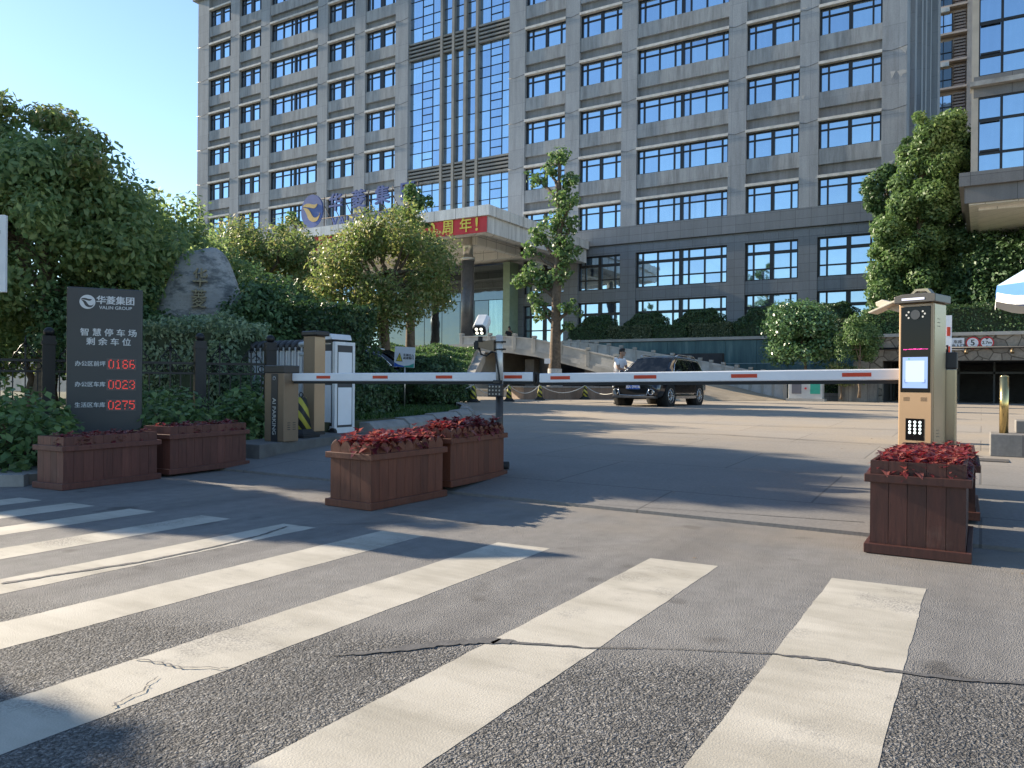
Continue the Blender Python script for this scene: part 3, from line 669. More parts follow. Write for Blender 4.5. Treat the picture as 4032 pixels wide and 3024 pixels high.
for i in range(nx):
    x0 = -49+(24*i/nx); x1 = -49+(24*(i+1)/nx); w0 = .025*math.sin(i*.9)+.012*math.sin(i*2.3); w1 = .025*math.sin((i+1)*.9)+.012*math.sin((i+1)*2.3)
    mb.add([(x0,CY-.06+w0,10.02),(x1,CY-.06+w1,10.02),(x1,CY-.06+w1*.3,10.95),(x0,CY-.06+w0*.3,10.95)], [(0,1,2,3)], True)
part('cloth', mb.xf(Matrix.Translation(-bo)), RED, bn)
chars = [('热',-44.8),('烈',-43.5),('庆',-42.2),('祝',-40.9),('中',-39.6),('国',-38.3),('共',-37.0),('产',-35.7),('党',-34.4),('成',-33.1),('立',-31.85),('1',-30.75),('0',-29.95),('0',-29.05),('周',-27.8),('年',-26.5),('!',-25.7)]
for ch, x in chars: text('character', ch, 0.92 if ord(ch) > 200 else 1.1, YEL, bn, Matrix.Translation(-bo) @ front(x, CY-.12, 10.49), .006, .018)
# roof sign standing on the canopy
BLUE = mat('sign_blue', (0.055,0.10,0.30), 0.5, var=0.15, vs=3); GOLD = mat('sign_gold', (0.55,0.37,0.11), 0.5, var=0.15, vs=3); RUST = mat('sign_strut', (0.10,0.08,0.07), 0.7, 0.4)
def disc_sign(mb, c, rx, rz, d=.12, n=40): return mb.prism([(c[0]+math.cos(2*math.pi*k/n)*rx, c[2]+math.sin(2*math.pi*k/n)*rz) for k in range(n)][::-1], d, Matrix.Translation((0,c[1],0)))
def bez(p, n=12):
    out = []
    for i in range(n+1):
        t = i/n; out.append(tuple(sum(math.comb(3,j)*(1-t)**(3-j)*t**j*p[j][a] for j in range(4)) for a in (0,1)))
    return out
def bird(cx, cz, s, y, d, m=None):
    """the swallow-tailed swoosh of the emblem: an upper wing and a long lower sweep, as two plates"""
    up = [(-.875,.38),(-.76,.49),(-.62,.55),(-.42,.57),(-.2,.55),(.0,.49),(.2,.44),(.4,.43),(.58,.46),(.55,.37),(.48,.27),(.37,.2),(.25,.17),(.1,.19),(-.04,.23),(-.25,.28),(-.46,.32),(-.66,.36)]
    lo = [(-.875,.32),(-.73,.19),(-.62,.06),(-.51,-.12),(-.42,-.29),(-.37,-.42),(-.27,-.56),(-.16,-.66),(-.04,-.73),(.12,-.79),(.29,-.81),(.47,-.78),(.62,-.7),(.74,-.55),(.87,-.2),(.79,-.35),(.7,-.44),(.58,-.5),(.46,-.52),(.32,-.51),(.2,-.46),(.09,-.35),(0,-.22),(-.1,-.07),(-.2,.06),(-.32,.16),(-.46,.23),(-.66,.29)]
    mb = MB()
    for o_ in (up, lo):
        q = []
        for p in o_:
            if not q or math.hypot(p[0]-q[-1][0], p[1]-q[-1][1]) > 1e-4: q.append(p)
        if math.hypot(q[0][0]-q[-1][0], q[0][1]-q[-1][1]) < 1e-4: q.pop()
        mm = Matrix.Translation((cx,y,cz)) @ Matrix.Diagonal((s,1,s,1))
        mb.prism(q, d, mm if m is None else m @ mm)
    return mb
rs = thing('roof_sign', 'blue company name letters and round emblem standing on top of the canopy', 'sign', (-37,39,CZ1)); ro = Vector((-37,39,CZ1))
def rp(name, mb, mt, parent=rs): return part(name, mb.xf(Matrix.Translation(-ro)), mt, parent)
lg = rp('emblem_disc', disc_sign(MB(), (-40.55,39,13.12), 1.05, 1.16), BLUE)
part('emblem_swoosh', bird(-40.55,13.12,.98,38.96,.05).xf(Matrix.Translation(-ro)), GOLD, lg)
for ch, x in (('华',-38.2),('菱',-36.1),('集',-34.0),('团',-31.85)):
    text('character', ch, 1.28, BLUE, rs, Matrix.Translation(-ro) @ front(x, 38.98, 13.38), .06, .028)
for wd_, wx_ in (('VALIN',-37.1),('GROUP',-33.0)): text('latin_letters', wd_, .85, BLUE, rs, Matrix.Translation(-ro) @ front(wx_, 38.98, 12.08), .05, .02, spacing=1.3)
st = MB()
for x in (-41.3,-39.4,-38.6,-37.4,-36.4,-35.3,-34.3,-33.2,-32.2,-31.1):
    st.cyl((x,39.08,CZ1),(x,39.08,14.0),.035,n=6); st.cyl((x,39.1,13.4),(x+.3,40.2,CZ1),.03,n=6)
st.cyl((-41.4,39.1,13.9),(-31,39.1,13.9),.02,n=6).cyl((-41.4,39.1,12.5),(-31,39.1,12.5),.025,n=6); rp('support_frame', st, RUST)

# ------------------------------------------------------------------ plaza, terrace, ramp bridge
CONC = mat('pale_concrete', (0.36,0.345,0.31), 0.8, var=0.2, vs=1.2, bump=0.2, bs=18)
DKC = mat('shade_concrete', (0.05,0.05,0.05), 0.9, var=0.25, vs=2)  # near-black colour carries the deep shade inside the openings
struct('plaza', MB().box(-75, -23.5, 34.5, FY+.5, 0.0, 3.2), CONC)
struct('terrace', MB().box(-23.5, -4.0, 45.1, FY+.5, 0.0, 3.75), SOIL)
TEAL = NT('teal_cladding'); _p = TEAL.obj(); _mp = TEAL.n('Mapping'); _mp.inputs['Scale'].default_value = (1.2,1.2,.12); TEAL.l(_p, _mp.inputs[0])
TEAL.l(TEAL.ramp(TEAL.noise(_mp.outputs[0], 1.9, 7, .75), [(.3,(0.03,0.075,0.085)),(.55,(0.075,0.15,0.155)),(.75,(0.20,0.29,0.27))]), TEAL.b.inputs['Base Color']); TEAL.b.inputs['Roughness'].default_value = .35
tw = thing('retaining_wall', 'teal glass clad terrace wall with stone coping behind the ramp', 'wall', (-14,45,.39))
mb = MB()
for k in range(11): mb.box(-23.5+k*1.78, -23.5+k*1.78+1.765, 44.97, 45.1, .3, 3.72)
part('cladding_panels', mb.xf(Matrix.Translation((14,-45,-.39))), TEAL.m, tw)
part('coping', MB().box(-23.6,-3.9,44.85,45.3,3.75,3.92).xf(Matrix.Translation((14,-45,-.39))), CONC, tw)
part('handrail', MB().cyl((-23,44.6,2.35),(-4.5,44.6,2.35),.02,n=6).xf(Matrix.Translation((14,-45,-.39))), mat('cable_steel', (0.35,0.45,0.45), .4, .6), tw)
near = [(-27,35,3.1),(-24,35,3.05),(-21.5,35,2.98),(-19.8,35,2.75),(-17.5,35,2.22),(-15.3,34.9,1.72),(-13.4,34.3,1.2),(-12.0,33.2,.78),(-11.2,32.0,.40)]
far = [(-27,42,3.1),(-24,42,3.05),(-21.5,42,2.98),(-19.8,42,2.75),(-17.5,42,2.3),(-14.2,41.97,1.7),(-12.2,41.3,1.25),(-9.9,40.5,.75),(-8.0,38.95,.40)]
def curve(pts, t):
    n = len(pts)-1; i = min(int(t*n), n-1); f = t*n-i; a, b = Vector(pts[i]), Vector(pts[i+1]); return a.lerp(b, f)
mb = MB(); N_ = 64; vs = []
for i in range(N_+1):
    a, b = curve(near, i/N_), curve(far, i/N_); vs += [tuple(a), tuple(b), (a.x,a.y,max(a.z-.2,.2)), (b.x,b.y,max(b.z-.2,.2))]
fs = []
for i in range(N_):
    o_ = i*4; fs += [(o_,o_+4,o_+5,o_+1),(o_+2,o_+3,o_+7,o_+6),(o_,o_+2,o_+6,o_+4),(o_+1,o_+5,o_+7,o_+3)]
mb.add(vs, fs); struct('ramp', mb, slab_mat('ramp_paving', (0.40,0.33,0.24), .8, .8, dust=(0.45,0.36,0.25)))
bm_ = MB(); vs = []
for i in range(N_+1):
    a = curve(near, i/N_); vs += [(a.x,a.y-.16,a.z+.03),(a.x,a.y-.16,max(a.z-.27,.22)),(a.x,a.y-.01,max(a.z-.27,.22)),(a.x,a.y-.01,a.z+.03)]
bm_.add(vs, [(4*i+j, 4*i+4+j, 4*i+4+(j+1)%4, 4*i+(j+1)%4) for i in range(N_) for j in range(4)])
def balustrade(label, path, hts, n, t0, t1, off, beam=None):
    t = thing('stone_balustrade', label, 'balustrade', tuple(curve(path, t0)), 0, 'stone balustrades of the ramp'); o_ = Vector(t.location)
    P = [curve(path, t0+(t1-t0)*i/n)+Vector((0,off,0)) for i in range(n+1)]; H = [hts[0]+(hts[1]-hts[0])*i/n for i in range(n+1)]
    for p, h in zip(P, H):
        m = MB().box(p.x-.10,p.x+.10,p.y-.10,p.y+.10,p.z-.1,p.z+h).box(p.x-.105,p.x+.105,p.y-.105,p.y+.105,p.z+h+.02,p.z+h+.15).box(p.x-.07,p.x+.07,p.y-.07,p.y+.07,p.z+h,p.z+h+.02)
        part('post', m.xf(Matrix.Translation(-o_)), CONC, t, .02)
    for i in range(n):
        a, b = P[i], P[i+1]; d = (b-a).normalized(); a2, b2 = a+d*.105, b-d*.105; pr = MB()
        for y0, y1, u0, u1 in ((-.07,.07,-.1,.16),(-.045,.045,.16,None),(-.09,.09,None,0)):
            def zz(h, u): return h*.90 if u is None else (h*1.0 if u == 0 else u)
            pr.add([(p.x+yy*d.y*-1, p.y+yy*d.x, p.z+zz(h,u)) for (p,h) in ((a2,H[i]),(b2,H[i+1])) for yy in (y0,y1) for u in (u0,u1)], [(0,1,5,4),(2,6,7,3),(0,2,3,1),(4,5,7,6),(0,4,6,2),(1,3,7,5)])
        part('panel', pr.xf(Matrix.Translation(-o_)), STONEP, t)
    if beam: part('edge_beam', beam.xf(Matrix.Translation(-o_)), CONC, t)
    return t
STONEP = mat('balustrade_stone', (0.45,0.43,0.39), .75, var=.22, vs=2.0, bump=.2, bs=25)
balustrade('near stone balustrade of the ramp, above the dark garage opening', near, (.62,.75), 8, .10, .80, -.08, bm_)
balustrade('far stone balustrade curving down to the small information box', far, (.62,1.15), 19, .16, .985, .05)
# underpass below the ramp
up = thing('underpass', 'dark garage underpass with concrete columns below the ramp', 'underpass', (-20,38,.39)); uo = Vector((-20,38,.39))
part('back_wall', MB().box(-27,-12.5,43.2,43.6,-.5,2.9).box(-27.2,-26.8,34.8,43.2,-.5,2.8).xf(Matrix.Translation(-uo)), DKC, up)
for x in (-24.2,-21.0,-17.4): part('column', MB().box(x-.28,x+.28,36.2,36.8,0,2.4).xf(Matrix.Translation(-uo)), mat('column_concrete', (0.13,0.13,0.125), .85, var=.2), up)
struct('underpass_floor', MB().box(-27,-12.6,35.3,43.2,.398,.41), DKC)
tag(part('low_wall', MB().box(-24,-16.2,33.3,33.7,.35,.72).box(-24.05,-16.1,33.22,33.78,.72,.79), CONC), 'low pale stone wall in front of the dark underpass', 'wall')
# sloping coping of the ivy bank
cb = MB(); a, b = Vector((-22.6,33.6,2.75)), Vector((-17.5,25.0,1.35))
for u, v_ in ((0,1),):
    d = (b-a).normalized(); nrm = Vector((-d.y,d.x,0)).normalized()*.35
    cb.add([tuple(p+q+Vector((0,0,h))) for p in (a,b) for q in (Vector((0,0,0)), nrm) for h in (-.55,0)], [(0,1,5,4),(2,6,7,3),(0,2,3,1),(4,5,7,6),(0,4,6,2),(1,3,7,5)])
tag(part('coping_beam', cb, CONC), 'sloping stone coping along the edge of the ivy bank', 'coping')

# ------------------------------------------------------------------ garage wall on the right
def crazy(name, col):
    k = NT(name); p = k.obj(); vo = k.n('TexVoronoi', feature='DISTANCE_TO_EDGE'); vo.inputs['Scale'].default_value = 1.9; k.l(p, vo.inputs['Vector'])
    vc = k.n('TexVoronoi'); vc.inputs['Scale'].default_value = 1.9; k.l(p, vc.inputs['Vector'])
    tone = k.ramp(k.n('SeparateColor').outputs[0] if False else vc.outputs['Color'], [(0,c4(col,.75)),(1,c4(col,1.35))])
    j = k.ramp(vo.outputs['Distance'], [(.02,(.35,.33,.3)),(.05,(1,1,1))])
    a = k.n('Mix', data_type='RGBA', blend_type='MULTIPLY'); a.inputs['Factor'].default_value = 1; k.l(tone, a.inputs['A']); k.l(j, a.inputs['B'])
    b = k.n('Mix', data_type='RGBA', blend_type='MULTIPLY'); b.inputs['Factor'].default_value = 1; k.l(a.outputs['Result'], b.inputs['A']); k.l(k.ramp(k.noise(p, 8, 5), [(.3,(.75,)*3),(.7,(1.15,)*3)]), b.inputs['B'])
    k.l(b.outputs['Result'], k.b.inputs['Base Color']); k.b.inputs['Roughness'].default_value = .85; k.bump(vo.outputs['Distance'], .6, .03); return k.m
WST = crazy('crazy_paving', (0.25,0.215,0.17)); WY = 39.5
gw = thing('garage_wall', 'rough stone retaining wall with a wide dark garage entrance', 'wall', (2,WY,.39)); go = Vector((2,WY,.39))
part('masonry', MB().box(-4.35,30,WY,WY+.5,2.3,3.4).box(-5.2,-3.95,WY,WY+.5,.3,2.3).box(9,30,WY,WY+.5,.3,2.3).xf(Matrix.Translation(-go)), WST, gw)
part('coping', MB().box(-5.3,30.1,WY-.1,WY+.7,3.4,3.55).xf(Matrix.Translation(-go)), CONC, gw)
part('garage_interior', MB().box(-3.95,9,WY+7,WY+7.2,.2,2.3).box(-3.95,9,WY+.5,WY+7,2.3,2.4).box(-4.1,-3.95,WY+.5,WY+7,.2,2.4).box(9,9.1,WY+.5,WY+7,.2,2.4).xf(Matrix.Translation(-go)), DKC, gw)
part('lintel_pipe', MB().cyl((-4.9,WY-.18,2.86),(29,WY-.18,2.86),.055,n=8).xf(Matrix.Translation(-go)), FRAME, gw)
for x in (-.6,1.1,2.9): part('lamp', MB().cyl((x,WY-.2,2.78),(x,WY-.28,2.6),.05,.08,10).xf(Matrix.Translation(-go)), mat('lamp_bronze', (.25,.18,.1), .4, .7), gw)
gb = MB()
for k in range(9): gb.box(-3.9+k*1.45,-3.82+k*1.45,WY+3,WY+3.06,.39,2.3)
gb.box(-3.9,8.9,WY+3,WY+3.06,1.75,1.85); part('roller_gate', gb.xf(Matrix.Translation(-go)), mat('gate_grey', (.06,.065,.065), .5, .5), gw)
part('marble_block', MB().box(-5.75,-4.1,WY-.7,WY-.1,.39,1.25).xf(Matrix.Translation(-go)), stone('stained_marble', (.26,.235,.20), .8, 2, stain=.5), gw)
struct('upper_bank', MB().box(-5.2,30,WY+.5,60,2.4,3.42), SOIL)
WHITE = mat('sign_white', (.72,.73,.74), .5, var=.08, vs=3); SBLU = mat('sign_royal_blue', (.03,.11,.45), .45, var=.06); SRED = mat('sign_red', (.55,.03,.03), .45, var=.06); SBLK = mat('sign_black', (.015,.015,.02), .5, var=0)
s1 = thing('garage_sign', 'white and blue garage entrance sign on the stone wall', 'sign', (-.95,WY-.03,3.03))
part('board', MB().box(-.22,.27,-.02,.02,-.27,.27), WHITE, s1); part('blue_panel', MB().box(-.42,-.22,-.022,.02,-.27,.27), SBLU, s1)
text('lettering', '车库\n出入口', .17, SBLK, s1, front(.025,-.028,.0), .002, .015)
s2 = thing('speed_sign', 'round red bordered sign with number 5 on the stone wall', 'sign', (-.36,WY-.03,3.07))
part('disc', disc_sign(MB(), (0,-.03,0), .27, .27, .03), SRED, s2); part('face', disc_sign(MB(), (0,-.034,0), .215, .215, .02), WHITE, s2); text('numeral', '5', .36, SBLK, s2, front(0,-.038,0), .002, .02)
s3 = thing('height_sign', 'round red bordered 2.7m height limit sign on the stone wall', 'sign', (.17,WY-.03,3.07))
part('disc', disc_sign(MB(), (0,-.03,0), .27, .27, .03), SRED, s3); part('face', disc_sign(MB(), (0,-.034,0), .215, .215, .02), WHITE, s3); text('numeral', '2.7m', .185, SBLK, s3, front(0,-.038,0), .002, .02)
part('arrows', MB().prism([(-.08,.21),(.08,.21),(0,.12)], .004, M3((0,-.039,0))).prism([(-.08,-.21),(0,-.12),(.08,-.21)], .004, M3((0,-.039,0))), SBLK, s3)
ib = thing('information_box', 'small white utility box with grey and green notices by the ramp foot', 'utility box', (-7.0,37.6,.39))
part('cabinet', MB().box(-.75,.75,0,.5,.12,1.0), mat('cabinet_white', (.5,.5,.48), .5, var=.1), ib, .015); part('plinth', MB().box(-.85,.85,-.06,.56,0,.12), CONC, ib)
part('grey_notice', MB().box(-.6,-.17,-.02,-.002,.35,.9), mat('notice_grey', (.12,.12,.14), .5, var=.1), ib); part('green_notice', MB().box(.22,.65,-.02,-.002,.35,.9), mat('notice_green', (.02,.30,.22), .5, var=.1), ib)
part('red_light', MB().cyl((.02,-.03,.6),(.02,0,.6),.05,n=12), SRED, ib)
struct('planting_bed', MB().box(-7.0,-5.3,39.9,42.5,.35,.75), GRAN)

# ------------------------------------------------------------------ bay-fronted block at the right edge
rb = thing('corner_building', 'cantilevered building with granite band and large blue bay windows', 'building', (5,38.5,3.42)); rbo = Vector((5,38.5,3.42))
def rbp(n, m, mt, p=rb, bev=0): return part(n, m.xf(Matrix.Translation(-rbo)), mt, p, bev)
BG = stone('bay_granite', (.17,.165,.16), 1.9, 1.35, joint=.35, stain=.15, rough=.5)
rbp('granite_band', MB().box(-.72,16,38.5,47,9.04,9.75).box(-.92,16,38.3,47,9.75,10.33), BG)
rbp('soffit', MB().box(-.55,16,38.65,46.8,8.98,9.04).box(-.2,16,39.4,46.5,8.86,8.98), SOFF)
rbp('wall', MB().box(-.5,-.24,38.75,47,10.33,22).box(-.24,16,39.3,47,10.33,22).box(7,16,40,47,3.4,9), mat('render_beige', (.42,.38,.32), .8, var=.12, vs=1.5))
for z0, z1 in ((10.33,13.6),(14.5,17.9),(18.8,22)):
    for k in range(5):
        x0 = -.24+k*2.6; X = [x0, x0+.85, x0+1.7, x0+2.6]
        g = MB(); f_ = MB(); Z = [z0, z0+.85, z0+2.3, z1]
        for i in range(3):
            for j in range(3): 
                dx, dz = rng.normal(size=2)*.006; g.add([(x, 38.85+(x-X[i])*dx+(z-Z[j])*dz, z) for x, z in ((X[i],Z[j]),(X[i+1],Z[j]),(X[i+1],Z[j+1]),(X[i],Z[j+1]))], [(0,1,2,3)])
        for i, x in enumerate(X): f_.box(x-.05, x+.05, 38.76, 38.87, z0, z1)
        for z in Z: f_.box(x0, x0+2.6, 38.77, 38.87, z-.045, z+.045)
        f_.box(X[0]+.06, X[1]-.06, 38.7, 38.76, Z[1]+.05, Z[1]+.13).box(X[0]+.06, X[1]-.06, 38.7, 38.76, Z[2]-.13, Z[2]-.05)
        wn = rbp('bay_window', g, GLASS); rbp('window_frame', f_, FRAME, wn)
    rbp('floor_slab', MB().box(-.42,16,38.72,39.3,z1,z1+.42).box(-.42,16,38.72,39.3,z1+.62,z1+.9), BG); rbp('ledge', MB().box(-.55,16,38.42,39.3,z1+.42,z1+.62), mat('stained_ledge', (.33,.325,.31), .8, var=.4, vs=1.8))
# ------------------------------------------------------------------ far apartment tower
at = thing('apartment_tower', 'distant brown apartment tower with glazed balconies and air conditioners', 'apartment tower', (2,99,3)); ao = Vector((2,99,3))
def atp(n, m, mt, p=at): return part(n, m.xf(Matrix.Translation(-ao)), mt, p)
AB = mat('apartment_brown', (.50,.40,.33), .8, var=.12, vs=.8); AL = mat('apartment_louvre', (.30,.235,.20), .8, var=.1)
atp('wall', MB().box(-16,22,99.8,118,3,70).box(-1.75,22,99,99.8,3,70), AB)
lo_ = MB(); sl_ = MB()
for k in range(22):
    z = 4+k*3.05; sl_.box(-16,-1.75,98.7,99.8,z-.12,z+.1)
    for q in range(7): lo_.box(-3.0,-1.9,99.3,99.7,z+.3+q*.35,z+.5+q*.35)
    sl_.box(-1.3,0.2,98.85,99.02,z+1.0,z+1.08)
atp('balcony_slabs', sl_, AB); atp('louvres', lo_, AL)
for k in range(9,21):
    z = 4+k*3.05
    for x in (-6.6,-11.2):
        g = MB(); f_ = MB()
        for q in range(4): g.add([(x+q*.85,99.1,z+.15),(x+q*.85+.85,99.1,z+.15),(x+q*.85+.85,99.1,z+2.3),(x+q*.85,99.1,z+2.3)], [(0,1,2,3)])
        for q in range(5): f_.box(x+q*.85-.05,x+q*.85+.05,99.02,99.1,z+.1,z+2.35)
        f_.box(x,x+3.4,98.98,99.05,z+1.0,z+1.07).box(x,x+3.4,98.98,99.05,z+.1,z+.2)
        b_ = atp('balcony', g, GLASSC if (k+int(x)) % 3 == 0 else DARKG); atp('railing', f_, FRAME, b_)
    g = MB().add([(-.9,98.97,z+.5),(.9,98.97,z+.5),(.9,98.97,z+2.1),(-.9,98.97,z+2.1)], [(0,1,2,3)]); atp('window', g, DARKG)
    if k % 2 == 0:
        for x in (-5.9,-4.3): atp('air_conditioner', MB().box(x,x+.85,98.6,98.95,z+2.45,z+2.95).cyl((x+.3,98.6,z+2.7),(x+.3,98.58,z+2.7),.2,n=12), mat('ac_white', (.5,.5,.48), .5, var=.1))
# ------------------------------------------------------------------ wooden planters with red-leaved coleus
def wood(name, col):
    k = NT(name); p = k.obj(); g = k.n('NewGeometry').outputs['Random Per Island']
    mp = k.n('Mapping'); mp.inputs['Scale'].default_value = (9,9,1.1); k.l(p, mp.inputs[0])
    f = k.noise(mp.outputs[0], 3, 6, .7)
    c = k.ramp(f, [(.3,c4(col,.7)),(.7,c4(col,1.25))]); t = k.ramp(g, [(0,(.8,)*3),(1,(1.2,)*3)])
    m = k.n('Mix', data_type='RGBA', blend_type='MULTIPLY'); m.inputs['Factor'].default_value = 1; k.l(c, m.inputs['A']); k.l(t, m.inputs['B'])
    d = k.mix(k.ramp(k.noise(p, 5, 6, .7), [(.6,(0,0,0)),(.85,(.2,)*3)]), m.outputs['Result'], (.30,.25,.2,1))
    k.l(d, k.b.inputs['Base Color']); k.b.inputs['Roughness'].default_value = .55; k.bump(f, .25, .01); return k.m
WOOD_R = wood('planter_wood', (.066,.020,.013)); WOOD_M = wood('planter_wood_orange', (.14,.044,.022)); WOOD_L = wood('planter_wood_faded', (.13,.045,.031))
COLEUS = leafmat('coleus_leaf', [(.08,.012,.020),(.17,.028,.036),(.27,.065,.062),(.36,.15,.12)], .3, .4, .4)
def coleus(parent, L_, W_, z, n, size, name='plants'):
    V = []; F = []
    for i in range(n):
        x, y = rng.uniform(-W_/2, W_/2), rng.uniform(-L_/2, L_/2); h = rng.uniform(.02, .09)*size/.07; lean = rng.normal(size=2)*.18
        for tier in range(3):
            zz = z+h*(.35+.33*tier); sz = size*(1.15-.22*tier)*rng.uniform(.75,1.2); a0 = rng.uniform(0, 6.28)
            nl = 5 if tier < 2 else 4
            for q in range(nl):
                an = a0+q*2*math.pi/nl+rng.uniform(-.25,.25); el = [-.25,.1,.55][tier]+rng.uniform(-.3,.3)
                d = np.array([math.cos(an)*math.cos(el), math.sin(an)*math.cos(el), math.sin(el)]); s_ = np.array([-math.sin(an), math.cos(an), 0]); u = np.cross(d, s_); u = u if u[2] > 0 else -u
                b = np.array([x+lean[0]*h*tier, y+lean[1]*h*tier, zz])+d*.006
                m1 = b+d*sz*.45+u*sz*.08; tip = b+d*sz-u*sz*.16; wv = s_*sz*.3
                k = len(V); V += [b, m1+wv+u*sz*.07, tip, m1, m1-wv+u*sz*.07]; F += [(k,k+3,k+2,k+1),(k,k+4,k+2,k+3)]
    return link(name, np_mesh(name, np.array(V), np.array(F), COLEUS), parent)
def planter(label, loc, rz, L_, W_, H_, wd, pointed, n, size, group, bw=.115, wy=0):
    """a box of upright boards, long side along local y, with a rail below the rim and a base board"""
    t = thing('planter', label, 'planter', loc, rz, group)
    hx, hy = W_/2, L_/2; bd = MB()
    def board(u0, u1, side):
        pts = [(u0+.0015,.03),(u0+.0015,H_-(.045 if pointed else 0)),(u1-.0015,H_-(.045 if pointed else 0)),(u1-.0015,.03)]
        if pointed:
            c = (u0+u1)/2; w_ = u1-u0; pts = [(u0+.0015,.03),(u0+.0015,H_-.055),(u0+w_*.22,H_-.02),(c,H_),(u1-w_*.22,H_-.02),(u1-.0015,H_-.055),(u1-.0015,.03)]
        pts = pts[::-1]
        m = {'f': M3((0,-hy,0)), 'b': M3((0,hy-.022,0)), 'r': M3((hx,0,0), 0,0,R(90)), 'l': M3((-hx+.022,0,0), 0,0,R(90))}[side]
        bd.prism(pts, .022, m)
    nf = max(3, round(W_/bw)); nl = max(5, round(L_/bw))
    for i in range(nf):
        for s_ in 'fb': board(-hx+W_*i/nf, -hx+W_*(i+1)/nf, s_)
    for i in range(nl):
        for s_ in 'rl': board(-hy+L_*i/nl, -hy+L_*(i+1)/nl, s_)
    part('boards', bd, wd, t)
    rl = MB(); z0, z1, e = H_-.145, H_-.09, .035
    if pointed: z0, z1 = H_-.16, H_-.105
    for (a, b) in ((z0,z1),(0.0,.065)):
        rl.box(-hx-e,hx+e,-hy-e,-hy-.002,a,b).box(-hx-e,hx+e,hy+.002,hy+e,a,b).box(-hx-e,-hx-.002,-hy-.002,hy+.002,a,b).box(hx+.002,hx+e,-hy-.002,hy+.002,a,b)
    part('rails', rl, wd, t, .004)
    part('soil', MB().box(-hx+.023,hx-.023,-hy+.023,hy-.023,.1,H_-.09), SOIL, t)
    coleus(t, L_-.07, W_-.07, H_-.09, n, size)
    return t
G_ = 'wooden flower planters around the gate'
planter('dark brown square fronted planter with red plants in front of the payment machine', (-.365,6.36,.005), 0, 1.10, .57, .63, WOOD_R, False, 260, .085, G_)
planter('dark brown planter with red plants hidden behind the front right planter', (-.33,7.58,.10), R(1), 1.06, .57, .52, WOOD_R, False, 120, .075, G_)
planter('front picket planter of red plants in the middle of the gateway', (-4.86,5.70,.003), R(-1), 1.04, .50, .60, WOOD_M, True, 150, .105, G_)
planter('rear picket planter of red plants touching the camera pole', (-4.90,6.92,.075), R(3), 1.12, .50, .60, WOOD_M, True, 150, .105, G_)
planter('faded planter in the shade before the parking sign', (-8.27,4.86,.003), R(4), 1.10, .44, .54, WOOD_L, False, 85, .08, G_)
planter('faded planter in the shade beside the barrier plinth', (-8.40,6.18,.03), R(5), 1.18, .46, .56, WOOD_L, False, 85, .08, G_)

# ------------------------------------------------------------------ boom barriers, payment machine, camera pole
TAN = mat('machine_tan', (.40,.265,.155), .38, .25, var=.05, vs=2, coat=.3); TANS = mat('machine_champagne', (.40,.33,.23), .25, .6, var=.06, vs=1.5)
BRN = mat('barrier_brown', (.215,.15,.095), .42, .2, var=.08, vs=3); CAPB = mat('cap_black', (.02,.02,.022), .4, var=.05)
ARMW = mat('arm_white', (.80,.81,.83), .4, var=.05, vs=3); ARMR = mat('arm_red', (.60,.055,.015), .5, var=.08); RUB = mat('rubber_black', (.018,.018,.018), .7, var=.1)
def boom_arm(parent, p0, p1, h, d, reds, rl):
    a, b = Vector(p0), Vector(p1); L_ = (b-a).length; dx = (b-a).normalized(); up = Vector((0,0,1)); up = (up-dx*up.dot(dx)).normalized(); yy = up.cross(dx)
    m = Matrix((dx, yy, up)).transposed().to_4x4(); m.translation = a
    ar = part('arm', MB().prism([(0,-h/2+.006),(0,h/2),(L_,h/2),(L_,-h/2+.006)], d, m @ Matrix.Translation((0,-d/2,0))), ARMW, parent, .012)
    part('rubber_edge', MB().box(.02,L_-.02,-d*.3,d*.3,-h/2-.03,-h/2+.006,m), RUB, ar); part('end_cap', MB().box(L_,L_+.025,-d*.52,d*.52,-h*.52,h*.52,m), RUB, ar)
    for r in reds: part('red_band', MB().box(r,r+rl,-d/2-.003,-d/2+.001,-.018,.022,m), ARMR, ar)
    return ar
def louvres(parent, x, y, z, n, w_, rows, mt):
    mb = MB()
    for i in range(rows):
        for j in range(n): mb.box(x+j*w_, x+j*w_+w_*.72, y-.004, y, z+i*.03, z+i*.03+.007)
    return part('vents', mb, mt, parent)
# left barrier on its concrete plinth
tag(part('barrier_plinth', MB().plan([(-9.05,7.12),(-8.35,7.12),(-8.80,9.5),(-9.55,9.5)], 0, .27), mat('plinth_concrete', (.13,.125,.115), .9, var=.3, vs=2.5, bump=.4, bs=20), None, .012), 'low dark concrete plinth under the left barrier box and gate cabinet', 'plinth')
b1 = thing('boom_barrier', 'brown left barrier cabinet with lowered white boom and AI PARKING lettering', 'boom barrier', (-8.63,7.75,.27), 0, 'boom barriers across the gateway')
part('cabinet', MB().box(-.20,.20,-.14,.14,.0,.98), BRN, b1, .012); part('cap', MB().box(-.205,.205,-.145,.145,.98,1.09), CAPB, b1, .01)
part('stripe', MB().box(-.055,.075,-.146,-.139,.0,.97), mat('stripe_black', (.03,.03,.033), .35, var=0), b1)
SILV = mat('silver_lettering', (.55,.55,.53), .4, .3, var=0)
text('lettering', 'AI PARKING', .098, SILV, b1, M3((.01,-.149,.36)) @ FRONT @ Euler((0,0,R(-90))).to_matrix().to_4x4(), .001, .012)
part('emblem', MB().torus((.01,-.149,.905),(0,1,0),.026,.006,6,4), SILV, b1)
mb = MB()
for i in range(4): mb.box(.2,.204,-.07,-.02,.17+i*.032,.18+i*.032).box(.2,.204,.03,.08,.17+i*.032,.18+i*.032)
part('vents', mb, CAPB, b1)
def loc(o, p): return tuple(Vector(p)-Vector(o.location))
